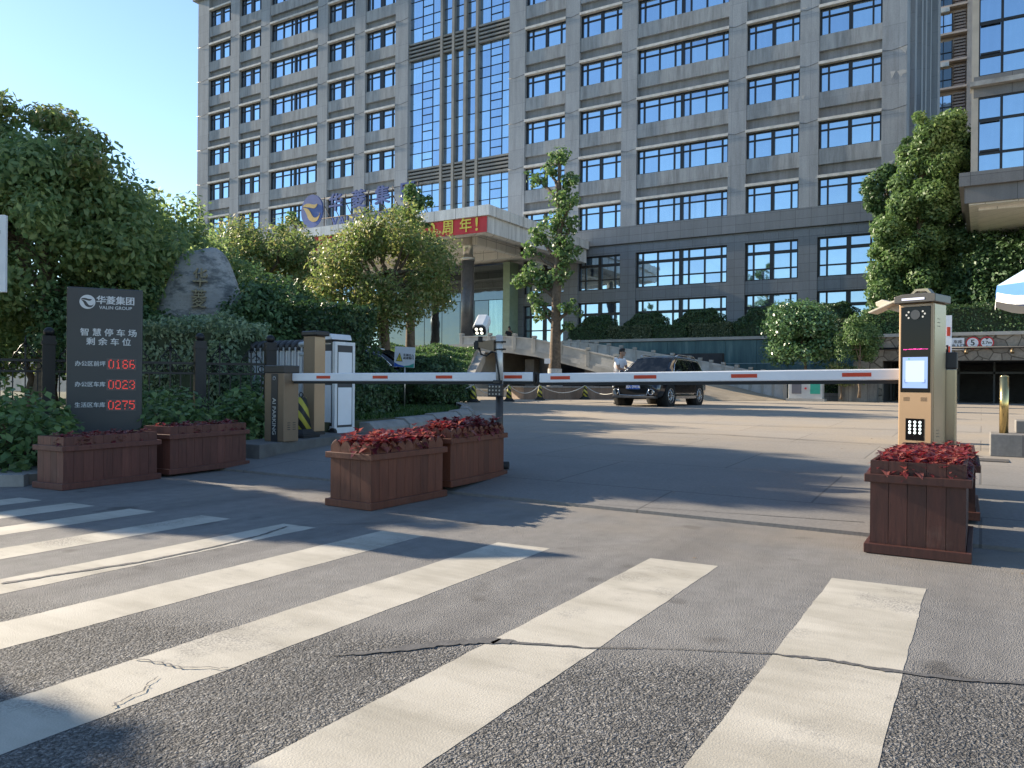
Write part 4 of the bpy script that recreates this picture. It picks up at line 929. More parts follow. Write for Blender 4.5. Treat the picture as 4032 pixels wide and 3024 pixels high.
boom_arm(b1, loc(b1,(-8.43,7.79,1.19)), loc(b1,(-4.64,8.12,1.215)), .118, .075, [.45,1.42,2.42,3.41], .245)
b2 = thing('boom_barrier', 'tan right barrier cabinet with lowered white boom behind the payment machine', 'boom barrier', (-.40,8.72,.13), 0, 'boom barriers across the gateway')
part('cabinet', MB().box(-.19,.19,-.15,.15,.0,1.19), TANS, b2, .012); part('cap', MB().box(-.195,.195,-.155,.155,1.19,1.35), CAPB, b2, .01)
part('fan', MB().cyl((.19,-.02,.28),(.24,-.02,.28),.085,n=20).box(.19,.215,-.1,.06,.17,.38), CAPB, b2); part('cable', MB().tube([(.1,.1,1.35),(.1,.1,1.43)],.012), FRAME, b2)
boom_arm(b2, loc(b2,(-.59,8.52,1.262)), loc(b2,(-4.56,8.12,1.20)), .118, .075, [], .2)
ar2 = [c for c in b2.children if c.name.startswith('arm')][0]
a, b = Vector(loc(b2,(-4.56,8.12,1.20))), Vector(loc(b2,(-.59,8.52,1.262))); dx = (b-a).normalized(); up = Vector((0,0,1)); up = (up-dx*up.dot(dx)).normalized(); m = Matrix((dx, up.cross(dx), up)).transposed().to_4x4(); m.translation = a
for r, l_ in ((.15,.25),(1.18,.26),(2.26,.27),(3.36,.27)): part('red_band', MB().box(r,r+l_,-.0405,-.0365,-.016,.024,m), ARMR, ar2)
b3 = thing('boom_barrier', 'far barrier cabinet with its red and white boom raised upright', 'boom barrier', (-.52,13.9,.25), 0, 'boom barriers across the gateway')
part('cabinet', MB().box(-.17,.17,-.13,.13,0,1.0), TANS, b3, .01); part('cap', MB().box(-.175,.175,-.135,.135,1.0,1.1), CAPB, b3)
ra = part('raised_arm', MB().box(.03,.115,-.19,-.14,.85,2.0), ARMW, b3)
for k in range(3): part('red_band', MB().box(.05,.095,-.195,-.189,1.08+k*.3,1.22+k*.3), ARMR, ra)
# payment machine
pm = thing('payment_machine', 'tan parking payment machine with black camera panel and bright blue screen', 'parking machine', (-.50,8.40,.12), R(-18)); pm.scale = (.93,.93,.985)
part('housing', MB().box(-.17,.17,-.15,.17,.0,1.85), TAN, pm, .015)
part('side_panel', MB().box(.171,.176,-.13,.155,.02,1.83), TANS, pm)
cap = MB(); pr = [(-.20,1.85),(-.20,1.915),(-.12,1.935),(.10,1.94),(.205,1.925),(.205,1.85)]; cap.prism(pr[::-1], .40, M3((0,-.2,0))); part('roof_cap', cap, mat('roof_grey', (.11,.10,.09), .35, .4, var=.08), pm, .006)
part('light_strip', MB().box(-.12,.10,-.205,-.199,1.875,1.895), emit('strip_light', (.8,.82,1.0), .5), pm)
PANEL = mat('panel_black', (.004,.004,.005), .12, var=0, spec=.25)
pn = part('front_panel', MB().box(-.145,.145,-.156,-.149,.985,1.815), PANEL, pm, .008)
part('lens', MB().cyl((0,-.156,1.735),(0,-.166,1.735),.047,n=24), mat('lens_grey', (.05,.05,.055), .2, var=0), pn)
mb = MB()
for q in ((-.09,.0),(-.068,.028),(-.068,-.028),(.09,.006),(.07,.03),(.07,-.022)): mb.cyl((q[0],-.156,1.735+q[1]),(q[0],-.159,1.735+q[1]),.0095,n=10)
part('led_dots', mb, mat('led_clear', (.55,.55,.52), .2, var=0), pn)
mb = MB(); rg = random.Random(3)
for i in range(34): 
    x = -.118+i*.0071; mb.box(x, x+.0062, -.158, -.1562, 1.398+rg.uniform(-.003,.003), 1.403+rg.uniform(0,.006)*(1 if 8 < i < 26 else .3))
part('scrolling_text', mb, emit('led_magenta', (1.0,.05,.42), .6), pn)
scn = part('screen', MB().box(-.122,.122,-.159,-.1565,1.025,1.325), emit('screen_blue', (.36,.55,1.0), .30), pn)
part('screen_card', MB().box(-.092,.092,-.1605,-.1592,1.085,1.29), emit('screen_white', (.66,.80,1.0), .34), scn)
mb = MB()
for sx_ in (-1,1): mb.box(sx_*.098-.002,sx_*.098+.002,-.1605,-.1592,1.078,1.11).box(min(sx_*.098,sx_*.07),max(sx_*.098,sx_*.07),-.1605,-.1592,1.074,1.078)
part('icon', MB().cyl((-.06,-.1595,1.308),(-.06,-.1607,1.308),.0075,n=12), mat('icon_green', (.05,.45,.12), .5, var=0), scn)
part('corner_marks', mb, mat('mark_blue', (.05,.1,.3), .5, var=0), scn)
mb = MB()
for cx in (-.085,.085):
    for i in range(7):
        for j in range(5): mb.box(cx-.03+i*.009, cx-.025+i*.009, -.152, -.1495, .90+j*.008, .904+j*.008)
part('speaker_holes', mb, mat('hole_dark', (.10,.06,.03), .8, var=0), pm)
lp = part('light_panel', MB().box(-.09,.09,-.154,-.149,.52,.73), PANEL, pm)
LEDW = emit('led_white', (.86,1.0,.97), 1.0)
for i in range(3):
    for j in range(4): part('led', MB().cyl((-.048+i*.05,-.154,.695-j*.034),(-.048+i*.05,-.160,.695-j*.034),.0135,.011,14), LEDW, lp)
mb = MB()
for k in range(3): mb.box(.176,.179,-.06,.0,1.62+k*.035,1.625+k*.035).box(.176,.179,-.06,.0,.56+k*.03,.565+k*.03)
part('vents', mb, CAPB, pm)
fl = part('side_floodlight', MB().prism([(-.05,-.03),(-.05,.03),(.28,.03),(.30,-.005),(.24,-.05),(0,-.05)][::-1], .16, M3((-.19,-.02,1.80), 0, R(198), 0)), mat('lamp_cream', (.55,.50,.40), .45, var=.08), pm, .008)
part('hood', MB().prism([(-.07,.045),(.33,.045),(.34,.025),(-.07,.025)], .2, M3((-.17,-.14,1.885), 0, R(160), 0) @ Matrix.Translation((0,0,-.05))), mat('lamp_cream', (.55,.50,.40), .45), fl, .004)
part('handle', MB().prism([(-.13,1.94),(-.07,2.0),(.05,2.0),(.10,1.94),(.075,1.94),(.03,1.98),(-.055,1.98),(-.105,1.94)][::-1], .1, M3((0,.0,0))), TANS, pm)
# camera pole behind the middle planters
pc = thing('camera_pole', 'slim pole with lit white camera and black lamp behind the middle planters', 'camera pole', (-5.02,7.93,.11))
part('pole', MB().cyl((0,0,0),(0,0,.98),.046,n=18), mat('pole_dark', (.045,.04,.038), .45, .2, var=.1), pc)
part('upper_pole', MB().cyl((0,0,.98),(-.012,0,1.60),.044,n=18).ell((-.012,0,1.60),(.044,.044,.02)), mat('pole_white', (.62,.60,.55), .35, .3, var=.08), pc)
br = part('bracket', MB().prism([(-.30,1.47),(-.30,1.535),(-.055,1.555),(-.055,1.415),(-.13,1.43)][::-1], .05, M3((0,-.06,0))), mat('bracket_bronze', (.20,.15,.10), .45, .3, var=.1), pc, .004)
part('clamp', MB().torus((-.01,0,1.53),(0,0,1),.05,.008,18,6).torus((-.01,0,1.44),(0,0,1),.05,.008,18,6).box(.03,.075,-.02,.02,1.52,1.54).box(.03,.075,-.02,.02,1.43,1.45), RUB, br)
part('cable', MB().tube([(-.28,-.04,1.46),(-.25,-.04,1.38),(-.17,-.04,1.36),(-.09,-.05,1.41),(-.03,-.055,1.40),(-.01,-.06,1.3),(.03,-.062,1.12),(.045,-.062,.96)], .011, 8), RUB, pc)
hd = part('camera_mount', MB().cyl((-.27,-.03,1.53),(-.27,-.03,1.60),.03,n=12).box(-.33,-.21,-.06,0,1.53,1.55).box(-.34,-.28,-.07,-.01,1.44,1.53), RUB, pc)
cmx = M3((-.25,-.05,1.71), R(36), 0, R(18))
cb_ = part('camera_body', MB().prism([(-.075,-.06),(-.085,-.02),(-.085,.045),(-.055,.08),(.055,.08),(.085,.045),(.085,-.02),(.075,-.06)][::-1], .24, cmx @ Matrix.Translation((0,-.06,0))), mat('camera_white', (.72,.71,.68), .4, var=.06), pc, .006)
cf = part('camera_front', MB().prism([(-.07,-.055),(-.08,-.02),(-.08,.04),(-.05,.075),(.05,.075),(.08,.04),(.08,-.02),(.07,-.055)][::-1], .03, cmx @ Matrix.Translation((0,-.091,-.0)))  , CAPB, pc, .004)
for x in (-.03,.03):
    for z in (-.022,.032): part('led', MB().cyl(cmx @ Vector((x,-.091,z)), cmx @ Vector((x,-.097,z)), .019,.017,16), emit('led_warm', (1.0,.98,.80), 1.1), cf)
fp = part('flood_lamp', MB().box(-.105,.105,-.115,-.06,.86,1.015), CAPB, pc, .015); part('lamp_bracket', MB().box(-.045,.045,-.09,.0,1.015,1.065), CAPB, fp, .01)
for i in range(4):
    for j in range(3): part('led', MB().cyl((-.07+i*.047,-.115,.895+j*.045),(-.07+i*.047,-.119,.895+j*.045),.0115,n=12), mat('led_off', (.35,.34,.31), .25, var=0), fp)
tag(part('rubber_stop', MB().cyl((-4.98,7.74,.155),(-4.80,7.80,.16),.045,n=14), RUB), 'black rubber stopper on the ground behind the rear middle planter', 'rubber stop')
# brass bollard on stone block
blk = thing('stone_block', 'pale granite block at the right edge carrying the brass bollard', 'stone block', (.95,12.45,.22))
part('base_block', MB().box(-.85,1.4,-.32,.32,-.1,.30), GRAN, blk, .012); part('upper_block', MB().box(-.55,1.4,.12,.62,.30,.47), mat('block_dark_joint', (.2,.19,.175), .8, var=.2), blk, .012)
bo_ = thing('bollard', 'polished brass bollard standing on the granite block', 'bollard', (.26,12.42,.52))
part('post', MB().cyl((0,0,0),(0,0,.77),.055,n=20), mat('brass', (.62,.46,.20), .22, 1.0, var=.1, vs=5), bo_); part('cap', MB().ell((0,0,.77),(.055,.055,.02),20,8), mat('brass', (.62,.46,.20)), bo_)
# parasol
ps = thing('parasol', 'white and blue parasol at the right edge above the granite block', 'parasol', (1.36,14.0,.29)); NPS = 8
part('pole', MB().cyl((0,0,0),(0,0,2.95),.025,n=10), STEEL, ps)
PW = mat('parasol_white', (.75,.74,.70), .7, var=.05); PB = mat('parasol_blue', (.05,.20,.62), .7, var=.05); PBL = mat('parasol_pale_blue', (.45,.62,.80), .7, var=.05)
def pt(k, r, z): an = 2*math.pi*(k+.5)/NPS; return (r*math.cos(an), r*math.sin(an), z)
for nm, mt_, sel in (('canopy_white', PW, lambda k: k%2 == 1), ('canopy_pale_blue', PBL, lambda k: k%2 == 0)):
    mb = MB()
    for k in range(NPS):
        if sel(k):
            mb.add([(0,0,2.98), pt(k,.75,2.70), pt(k+1,.75,2.70)], [(0,1,2)]).add([pt(k,.75,2.70), pt(k,1.28,2.36), pt(k+1,1.28,2.36), pt(k+1,.75,2.70)], [(0,1,2,3)])
    part(nm, mb, mt_, ps)
va = MB(); vw = MB()
for k in range(NPS):
    for j in range(6):
        f0, f1 = j/6, (j+1)/6; P0 = Vector(pt(k,1.28,2.36)).lerp(Vector(pt(k+1,1.28,2.36)), f0); P1 = Vector(pt(k,1.28,2.36)).lerp(Vector(pt(k+1,1.28,2.36)), f1)
        d0, d1 = .10+.09*math.sin(f0*math.pi), .10+.09*math.sin(f1*math.pi)
        va.add([tuple(P0),(P0.x,P0.y,P0.z-d0),(P1.x,P1.y,P1.z-d1),tuple(P1)], [(0,1,2,3)]); o2 = Vector((0,0,-1))
        vw.add([(P0.x*1.001,P0.y*1.001,P0.z-d0),(P0.x*1.01,P0.y*1.01,P0.z-d0-.13),(P1.x*1.01,P1.y*1.01,P1.z-d1-.13),(P1.x*1.001,P1.y*1.001,P1.z-d1)], [(0,1,2,3)])
part('blue_valance', va, PB, ps); vv = part('white_valance', vw, PW, ps)
fm = Matrix.Translation((-.42,-1.24,2.15)) @ FRONT
text('character', '中', .11, SBLU, vv, fm, .001, .01); part('emblem', MB().torus((-.28,-1.25,2.15),(0,1,0),.045,.008,16,4), SBLU, vv)
tag(part('white_railing', (lambda mb: [mb.cyl((2.3+k*.12,41.2,3.42),(2.3+k*.12,41.2,5.0),.025,n=6) for k in range(18)] and mb)(MB()), WHITE), 'white upright bars seen under the parasol above the wall', 'railing')

# ------------------------------------------------------------------ parking information sign
SGN = mat('sign_charcoal', (.040,.043,.045), .45, var=.06, vs=2); TXT = mat('sign_letters', (.62,.64,.65), .5, var=0)
pg = thing('parking_sign', 'tall charcoal parking sign with white lettering and three red number displays', 'sign', (-10.27,6.10,.1), math.atan2(.762,.519))
SW, SH = .46, 2.28
part('panel', MB().box(-SW,SW,-.06,.06,0,SH), SGN, pg, .012)
em = part('emblem', disc_sign(MB(), (-.215,-.066,2.085), .095, .095, .006, 32), TXT, pg); part('emblem_swoosh', bird(-.215,2.085,.09,-.069,.003), SGN, em)
text('company_name', '华菱集团', .118, TXT, pg, front(.125,-.062,2.11), .0015, .025); text('latin_name', 'VALIN GROUP', .062, TXT, pg, front(.125,-.062,2.015), .0015, .008, sx=1.0)
text('title_line', '智 慧 停 车 场', .108, TXT, pg, front(.045,-.062,1.67), .0015, .015, sx=1.05); text('title_line', '剩 余 车 位', .108, TXT, pg, front(.045,-.062,1.545), .0015, .015, sx=1.05)
DOT = {'0':['01110','10001','10001','10001','10001','10001','01110'],'1':['00100','01100','00100','00100','00100','00100','01110'],'2':['01110','10001','00001','00110','01000','10000','11111'],'3':['01110','10001','00001','00110','00001','10001','01110'],
 '5':['11111','10000','11110','00001','00001','10001','01110'],'6':['01110','10000','10000','11110','10001','10001','01110'],'7':['11111','00001','00010','00100','00100','00100','00100'],'8':['01110','10001','10001','01110','10001','10001','01110']}
LEDR = emit('led_red', (1.0,.06,.04), .42); SCR = mat('display_face', (.10,.085,.082), .5, var=.05, vs=60)
for z, lab, num in ((1.245,'办公区前坪','0186'),(.965,'办公区车库','0023'),(.685,'生活区车库','0275')):
    text('row_label', lab, .074, TXT, pg, front(-.175,-.062,z), .0015, .012)
    ds = part('number_display', MB().box(.02,.385,-.066,-.06,z-.078,z+.078), SCR, pg); mb = MB(); mo = MB()
    for q, ch in enumerate(num):
        for r_ in range(7):
            for c_ in range(5):
                x = .045+q*.086+c_*.0135; zz = z+.055-r_*.0175
                (mb if DOT[ch][r_][c_] == '1' and (r_ == 3 or (q*7+r_*5+c_*3) % 9 != 0) else mo).box(x, x+.0095, -.0685, -.066, zz-.006, zz+.006)
    part('lit_dots', mb, LEDR, ds); part('unlit_dots', mo, mat('dot_dark', (.05,.03,.03), .4, var=0), ds)

# ------------------------------------------------------------------ iron fence, sliding gate, street sign at the left edge
IRON = mat('wrought_iron', (.022,.022,.024), .45, .4, var=.15)
fpts = [(-13.5,2.6),(-12.75,4.4),(-11.9,6.2),(-10.95,8.1),(-10.25,8.95)]
for i, (x, y) in enumerate(fpts):
    if i == 0: continue
    p = thing('fence_post', ['','square iron fence post farthest left among the shrubs','square iron fence post just left of the parking sign','square iron fence post between parking sign and barrier box','square iron fence post beside the folding gate'][i], 'fence post', (x,y,.1), math.atan2(.9,.44), 'iron fence posts')
    part('shaft', MB().box(-.085,.085,-.085,.085,0,1.68).box(-.1,.1,-.1,.1,1.55,1.6), IRON, p); part('finial', MB().ell((0,0,1.74),(.075,.075,.07),14,8), IRON, p)
def fence_panel(a, b, label):
    a, b = Vector((*a,.1)), Vector((*b,.1)); L_ = (b-a).length; t = thing('iron_fence', label, 'fence', tuple(a), math.atan2(b.y-a.y,b.x-a.x), 'wrought iron fence panels')
    part('rails', MB().box(.09,L_-.09,-.02,.02,1.29,1.33).box(.09,L_-.09,-.02,.02,1.13,1.165).box(.09,L_-.09,-.02,.02,.2,.24), IRON, t)
    n = int(L_/.16); ba = MB(); rg_ = MB(); spn = MB()
    for k in range(n):
        x = .14+(L_-.28)*k/max(n-1,1); ba.box(x-.009,x+.009,-.009,.009,.15,1.14); rg_.torus((x,0,1.228),(0,1,0),.048,.009,14,5)
        if k % 3 == 1:
            ba.box(x-.012,x+.012,-.012,.012,1.14,1.52); spn.cyl((x,0,1.50),(x,0,1.53),.03,.028,8); spn.cyl((x,0,1.53),(x,0,1.68),.026,.002,8)
            for s_ in (-1,1):
                pts = [(x+s_*(.015+.10*math.sin(q*.45)), 0, 1.34+.19*(1-q/6)+.03*math.cos(q)) for q in range(7)]; spn.tube(pts, .009, 5)
                spn.tube([(x+s_*.16,0,1.335),(x+s_*.13,0,1.42),(x+s_*.06,0,1.45),(x+s_*.02,0,1.40)], .009, 5)
    part('bars', ba, IRON, t); part('rings', rg_, IRON, t); part('spears', spn, IRON, t)
fence_panel(fpts[0], fpts[1], 'iron fence panel with rings, farthest left among shrubs'); fence_panel(fpts[1], fpts[2], 'iron fence panel with rings left of the parking sign')
fence_panel(fpts[2], fpts[3], 'iron fence panel with rings behind and right of the parking sign'); fence_panel(fpts[3], fpts[4], 'short iron fence panel with spears before the folding gate')
ALU = mat('gate_aluminium', (.66,.68,.70), .4, .15, var=.08); GDK = mat('gate_dark', (.05,.05,.052), .5, var=.1)
sg = thing('folding_gate', 'folded electric gate of white bars with framed white end carriage', 'gate', (-9.92,10.05,.17)); so_ = Vector((-9.63,10.05,.17))
for k in range(22):
    x = -.62-k*.155; f_ = MB()
    for y in (-.18,.18): f_.box(x-.022,x+.022,y-.02,y+.02,.10,1.58).box(x+.040,x+.068,y-.012,y+.012,.10,1.58)
    fr_ = part('fold', f_, ALU, sg); tp_ = MB()
    tp_.tube([(x,-.2,1.52),(x,-.18,1.62),(x,-.08,1.68),(x,.08,1.68),(x,.18,1.62),(x,.2,1.52)], .045, 8); part('arch', tp_, GDK, fr_)
part('carriage', MB().box(-.32,-.26,-.25,.25,.08,1.70).box(.26,.32,-.25,.25,.06,1.66).box(-.26,.26,-.24,.24,.08,.13).box(-.26,.26,-.22,.22,.10,.18), ALU, sg, .01)
part('carriage_frame', MB().box(-.26,.26,-.20,.22,.18,1.62), GDK, sg); part('upper_panel', MB().box(-.20,.20,-.212,-.2,.98,1.50), ARMW, sg); part('lower_panel', MB().box(-.20,.20,-.212,-.2,.24,.90), ARMW, sg)
part('side_frame', MB().box(.3201,.328,-.25,-.19,.06,1.66).box(.3201,.328,.19,.25,.06,1.66).box(.3201,.328,-.19,.19,1.60,1.66).box(.3201,.328,-.19,.19,.06,.16), ALU, sg)
part('side_back', MB().box(.3201,.3215,-.19,.19,.16,1.60), GDK, sg); part('side_panel', MB().box(.3215,.328,-.165,.175,.96,1.48), ARMW, sg, .004); part('side_panel', MB().box(.3215,.328,-.165,.175,.20,.86), ARMW, sg, .004)
part('top_bar', MB().prism([(-.32,1.66),(-.28,1.80),(.22,1.80),(.26,1.70)], .5, M3((0,-.25,0))), ALU, sg, .015)
part('wheel', MB().cyl((.30,-.29,.08),(.30,-.23,.08),.075,n=20), RUB, sg); part('wheel', MB().cyl((-.30,-.29,.08),(-.30,-.23,.08),.075,n=20), RUB, sg)
part('gear_cover', MB().box(-.50,-.34,-.2,.2,.1,.62), CAPB, sg); part('link_tubes', MB().cyl((-.6,-.18,1.45),(-.3,-.18,1.45),.035,n=10).cyl((-.6,-.18,1.62),(-.3,-.18,1.66),.05,n=10), ALU, sg)
gc = thing('gate_cabinet', 'tall brown gate control cabinet with black cap beside the folding gate', 'cabinet', (-9.30,9.03,.27))
part('body', MB().box(-.125,.125,-.12,.12,.05,1.6), BRN, gc, .01); part('cap', MB().box(-.15,.20,-.15,.15,1.6,1.68), CAPB, gc, .02); part('foot', MB().box(-.13,.13,-.125,.125,0,.05), CAPB, gc)
part('lit_side', MB().box(.1255,.129,-.115,.115,.06,1.58), TAN, gc)  # lighter tan plate paints in the light falling on this face
hz_ = NT('hazard_stripes'); _p = hz_.obj(); _s = hz_.n('SeparateXYZ'); hz_.l(_p, _s.inputs[0]); _f = hz_.math('FRACT', hz_.math('MULTIPLY', hz_.math('ADD', hz_.math('ADD', _s.outputs[0], _s.outputs[1]), _s.outputs[2]), 4.2))
hz_.l(hz_.ramp(hz_.math('GREATER_THAN', _f, .5), [(0,(.50,.44,.06)),(1,(.02,.02,.02))]), hz_.b.inputs['Base Color']); hz_.b.inputs['Roughness'].default_value = .6
ss = thing('street_sign', 'white street sign board cut off by the left edge', 'street sign', (-9.50,4.10,.11), R(38))
part('board', MB().box(-.62,.38,-.025,.025,1.98,2.83), WHITE, ss, .006); part('post', MB().cyl((-.12,.05,0),(-.12,.05,2.7),.038,n=12), STEEL, ss)
part('blue_field', MB().box(-.55,.30,-.031,-.026,2.04,2.60), mat('sign_greyblue', (.36,.42,.50), .5, var=.08), ss); part('backing', MB().box(-.55,.33,-.036,-.026,2.62,2.66), SILV, ss)
# notice sign on the island
ns = thing('notice_sign', 'white notice board with yellow warning triangle on a thin pole in the grass', 'sign', (-13.05,15.9,.42), R(18))
part('pole', MB().cyl((0,.02,-.1),(.0,.02,1.3),.018,n=8), STEEL, ns); tm = M3((.0,0,1.37), 0, R(3.5), 0)
bd_ = part('board', MB().box(-.285,.285,-.012,.012,-.27,.27,tm), WHITE, ns)
part('warning_triangle', MB().prism([(-.235,-.12),(-.14,.11),(-.045,-.12)], .004, tm @ Matrix.Translation((0,-.016,0))), SBLK, bd_); part('triangle_face', MB().prism([(-.215,-.105),(-.14,.08),(-.065,-.105)], .004, tm @ Matrix.Translation((0,-.019,0))), mat('warning_yellow', (.68,.58,.08), .5, var=.05), bd_)
text('exclamation', '!', .14, SBLK, bd_, tm @ Matrix.Translation((-.14,-.021,-.03)) @ FRONT, .001, .02)
text('lettering', '车辆出入\n减速慢行', .078, SBLK, bd_, tm @ Matrix.Translation((.115,-.014,.012)) @ FRONT, .001, .012)
part('blue_wave', MB().prism([(-.28,-.15),(-.15,-.21),(.0,-.235),(.0,-.265),(-.28,-.265)][::-1], .003, tm @ Matrix.Translation((0,-.015,0))), SBLU, bd_); part('green_wave', MB().prism([(.0,-.235),(.15,-.21),(.28,-.15),(.28,-.265),(.0,-.265)][::-1], .003, tm @ Matrix.Translation((0,-.0155,0))), mat('wave_green', (.05,.35,.28), .5, var=.05), bd_)
# striped cones and rope
cone_pos = [(-16.15,23.7),(-15.95,25.9),(-16.3,29.0),(-15.6,32.0)]
clab = ['striped traffic cone nearest the trimmed bush','second striped cone from the trimmed bush','third striped cone, in front of the granite planter','striped traffic cone at the right end of the rope, near the car']
def cone_mesh(): 
    mb = MB(); n = 4; pts = [(.145,.09),(.135,.12),(.07,.60),(.062,.62)]
    for (r0,z0),(r1,z1) in zip(pts, pts[1:]): mb.cyl((0,0,z0),(0,0,z1),r0*1.2,r1*1.2,4)
    return mb
for i, (x, y) in enumerate(cone_pos):
    if i == 0:
        c0 = thing('traffic_cone', clab[0], 'traffic cone', (x,y,gz(y)), R(20), 'striped traffic cones holding the rope')
        part('shaft', cone_mesh(), hz_.m, c0); part('base', MB().box(-.21,.21,-.21,.21,0,.05).cyl((0,0,.05),(0,0,.13),.25,.17,4), RUB, c0, .01); part('top_ring', MB().torus((0,0,.655),(0,1,0),.035,.01,12,5), IRON, c0)
    else: dup(c0, (x,y,gz(y)), R(20+7*i), clab[i])
dup(c0, (-8.98,8.45,.27), R(10), 'striped traffic cone standing on the plinth behind the left barrier box', 'striped traffic cones')
mb = MB(); rp_ = [(-18.2,22.3)]+cone_pos+[(-13.2,30.8)]
for i in range(len(rp_)-1):
    a, b = Vector((*rp_[i], gz(rp_[i][1])+.65)), Vector((*rp_[i+1], gz(rp_[i+1][1])+.65))
    if i == len(rp_)-2: b.z -= .1
    pts = [a.lerp(b, j/10)-Vector((0,0,.34*(1-(2*j/10-1)**2))) for j in range(11)]; mb.tube(pts, .016, 6)
tag(part('rope', mb, mat('rope_white', (.6,.58,.52), .8, var=.1)), 'pale rope sagging between the striped cones', 'rope')
gp = thing('granite_planter', 'long low granite planter around the foot of the ginkgo behind the cones', 'planter', (-16.6,32.2,.39), R(62))
part('sides', MB().box(-2.75,2.75,-.55,-.4,0,.52).box(-2.75,2.75,.4,.55,0,.52).box(-2.75,-2.6,-.4,.4,0,.52).box(2.6,2.75,-.4,.4,0,.52), stone('pink_granite', (.235,.165,.12), 1.1, .6, joint=.6, stain=.3), gp, .01); part('rim', MB().box(-2.8,2.8,-.6,-.38,.52,.6).box(-2.8,2.8,.38,.6,.52,.6).box(-2.8,-2.58,-.38,.38,.52,.6).box(2.58,2.8,-.38,.38,.52,.6), GRAN, gp, .01)
part('soil', MB().box(-2.6,2.6,-.4,.4,.05,.5), SOIL, gp)
# ------------------------------------------------------------------ cars
PAINTB = mat('car_black', (.008,.008,.010), .18, .0, var=0, coat=.9); CGL = glassmat('car_glass', (.30,.34,.36), (.006,.007,.008), .16, .02, 0); CHR = mat('chrome', (.75,.75,.74), .12, 1.0, var=0); TYRE = mat('tyre', (.015,.015,.015), .85, var=.1); RIM = mat('alloy', (.55,.55,.56), .25, .9, var=.05); PLAS = mat('car_plastic', (.018,.018,.019), .6, var=.05); ARCH = mat('arch_black', (.006,.006,.006), .9, var=0)
def loft(sections):
    """sections: list of (x, half outline [(y,z)..] from sill to centre top); mirrored and skinned"""
    mb = MB(); vs = []; n = len(sections[0][1])
    for x, o in sections:
        vs += [(x,y,z) for y, z in o]+[(x,-y,z) for y, z in o[::-1]]
    m = 2*n; fs = []
    for i in range(len(sections)-1):
        for k in range(m): fs.append((i*m+k, i*m+(k+1)%m, (i+1)*m+(k+1)%m, (i+1)*m+k))
    fs.append(tuple(range(m-1,-1,-1))); e = (len(sections)-1)*m; fs.append(tuple(e+k for k in range(m)))
    return mb.add(vs, fs, True)
def body_sec(w_, zb, zt, crown=.03):
    return [(w_*.90,zb),(w_*.97,zb+.07),(w_,zb+.22),(w_*.995,(zb+zt)/2+.1),(w_*.985,zt-.14),(w_*.955,zt-.05),(w_*.86,zt),(w_*.45,zt+crown*.8),(0.001,zt+crown)]
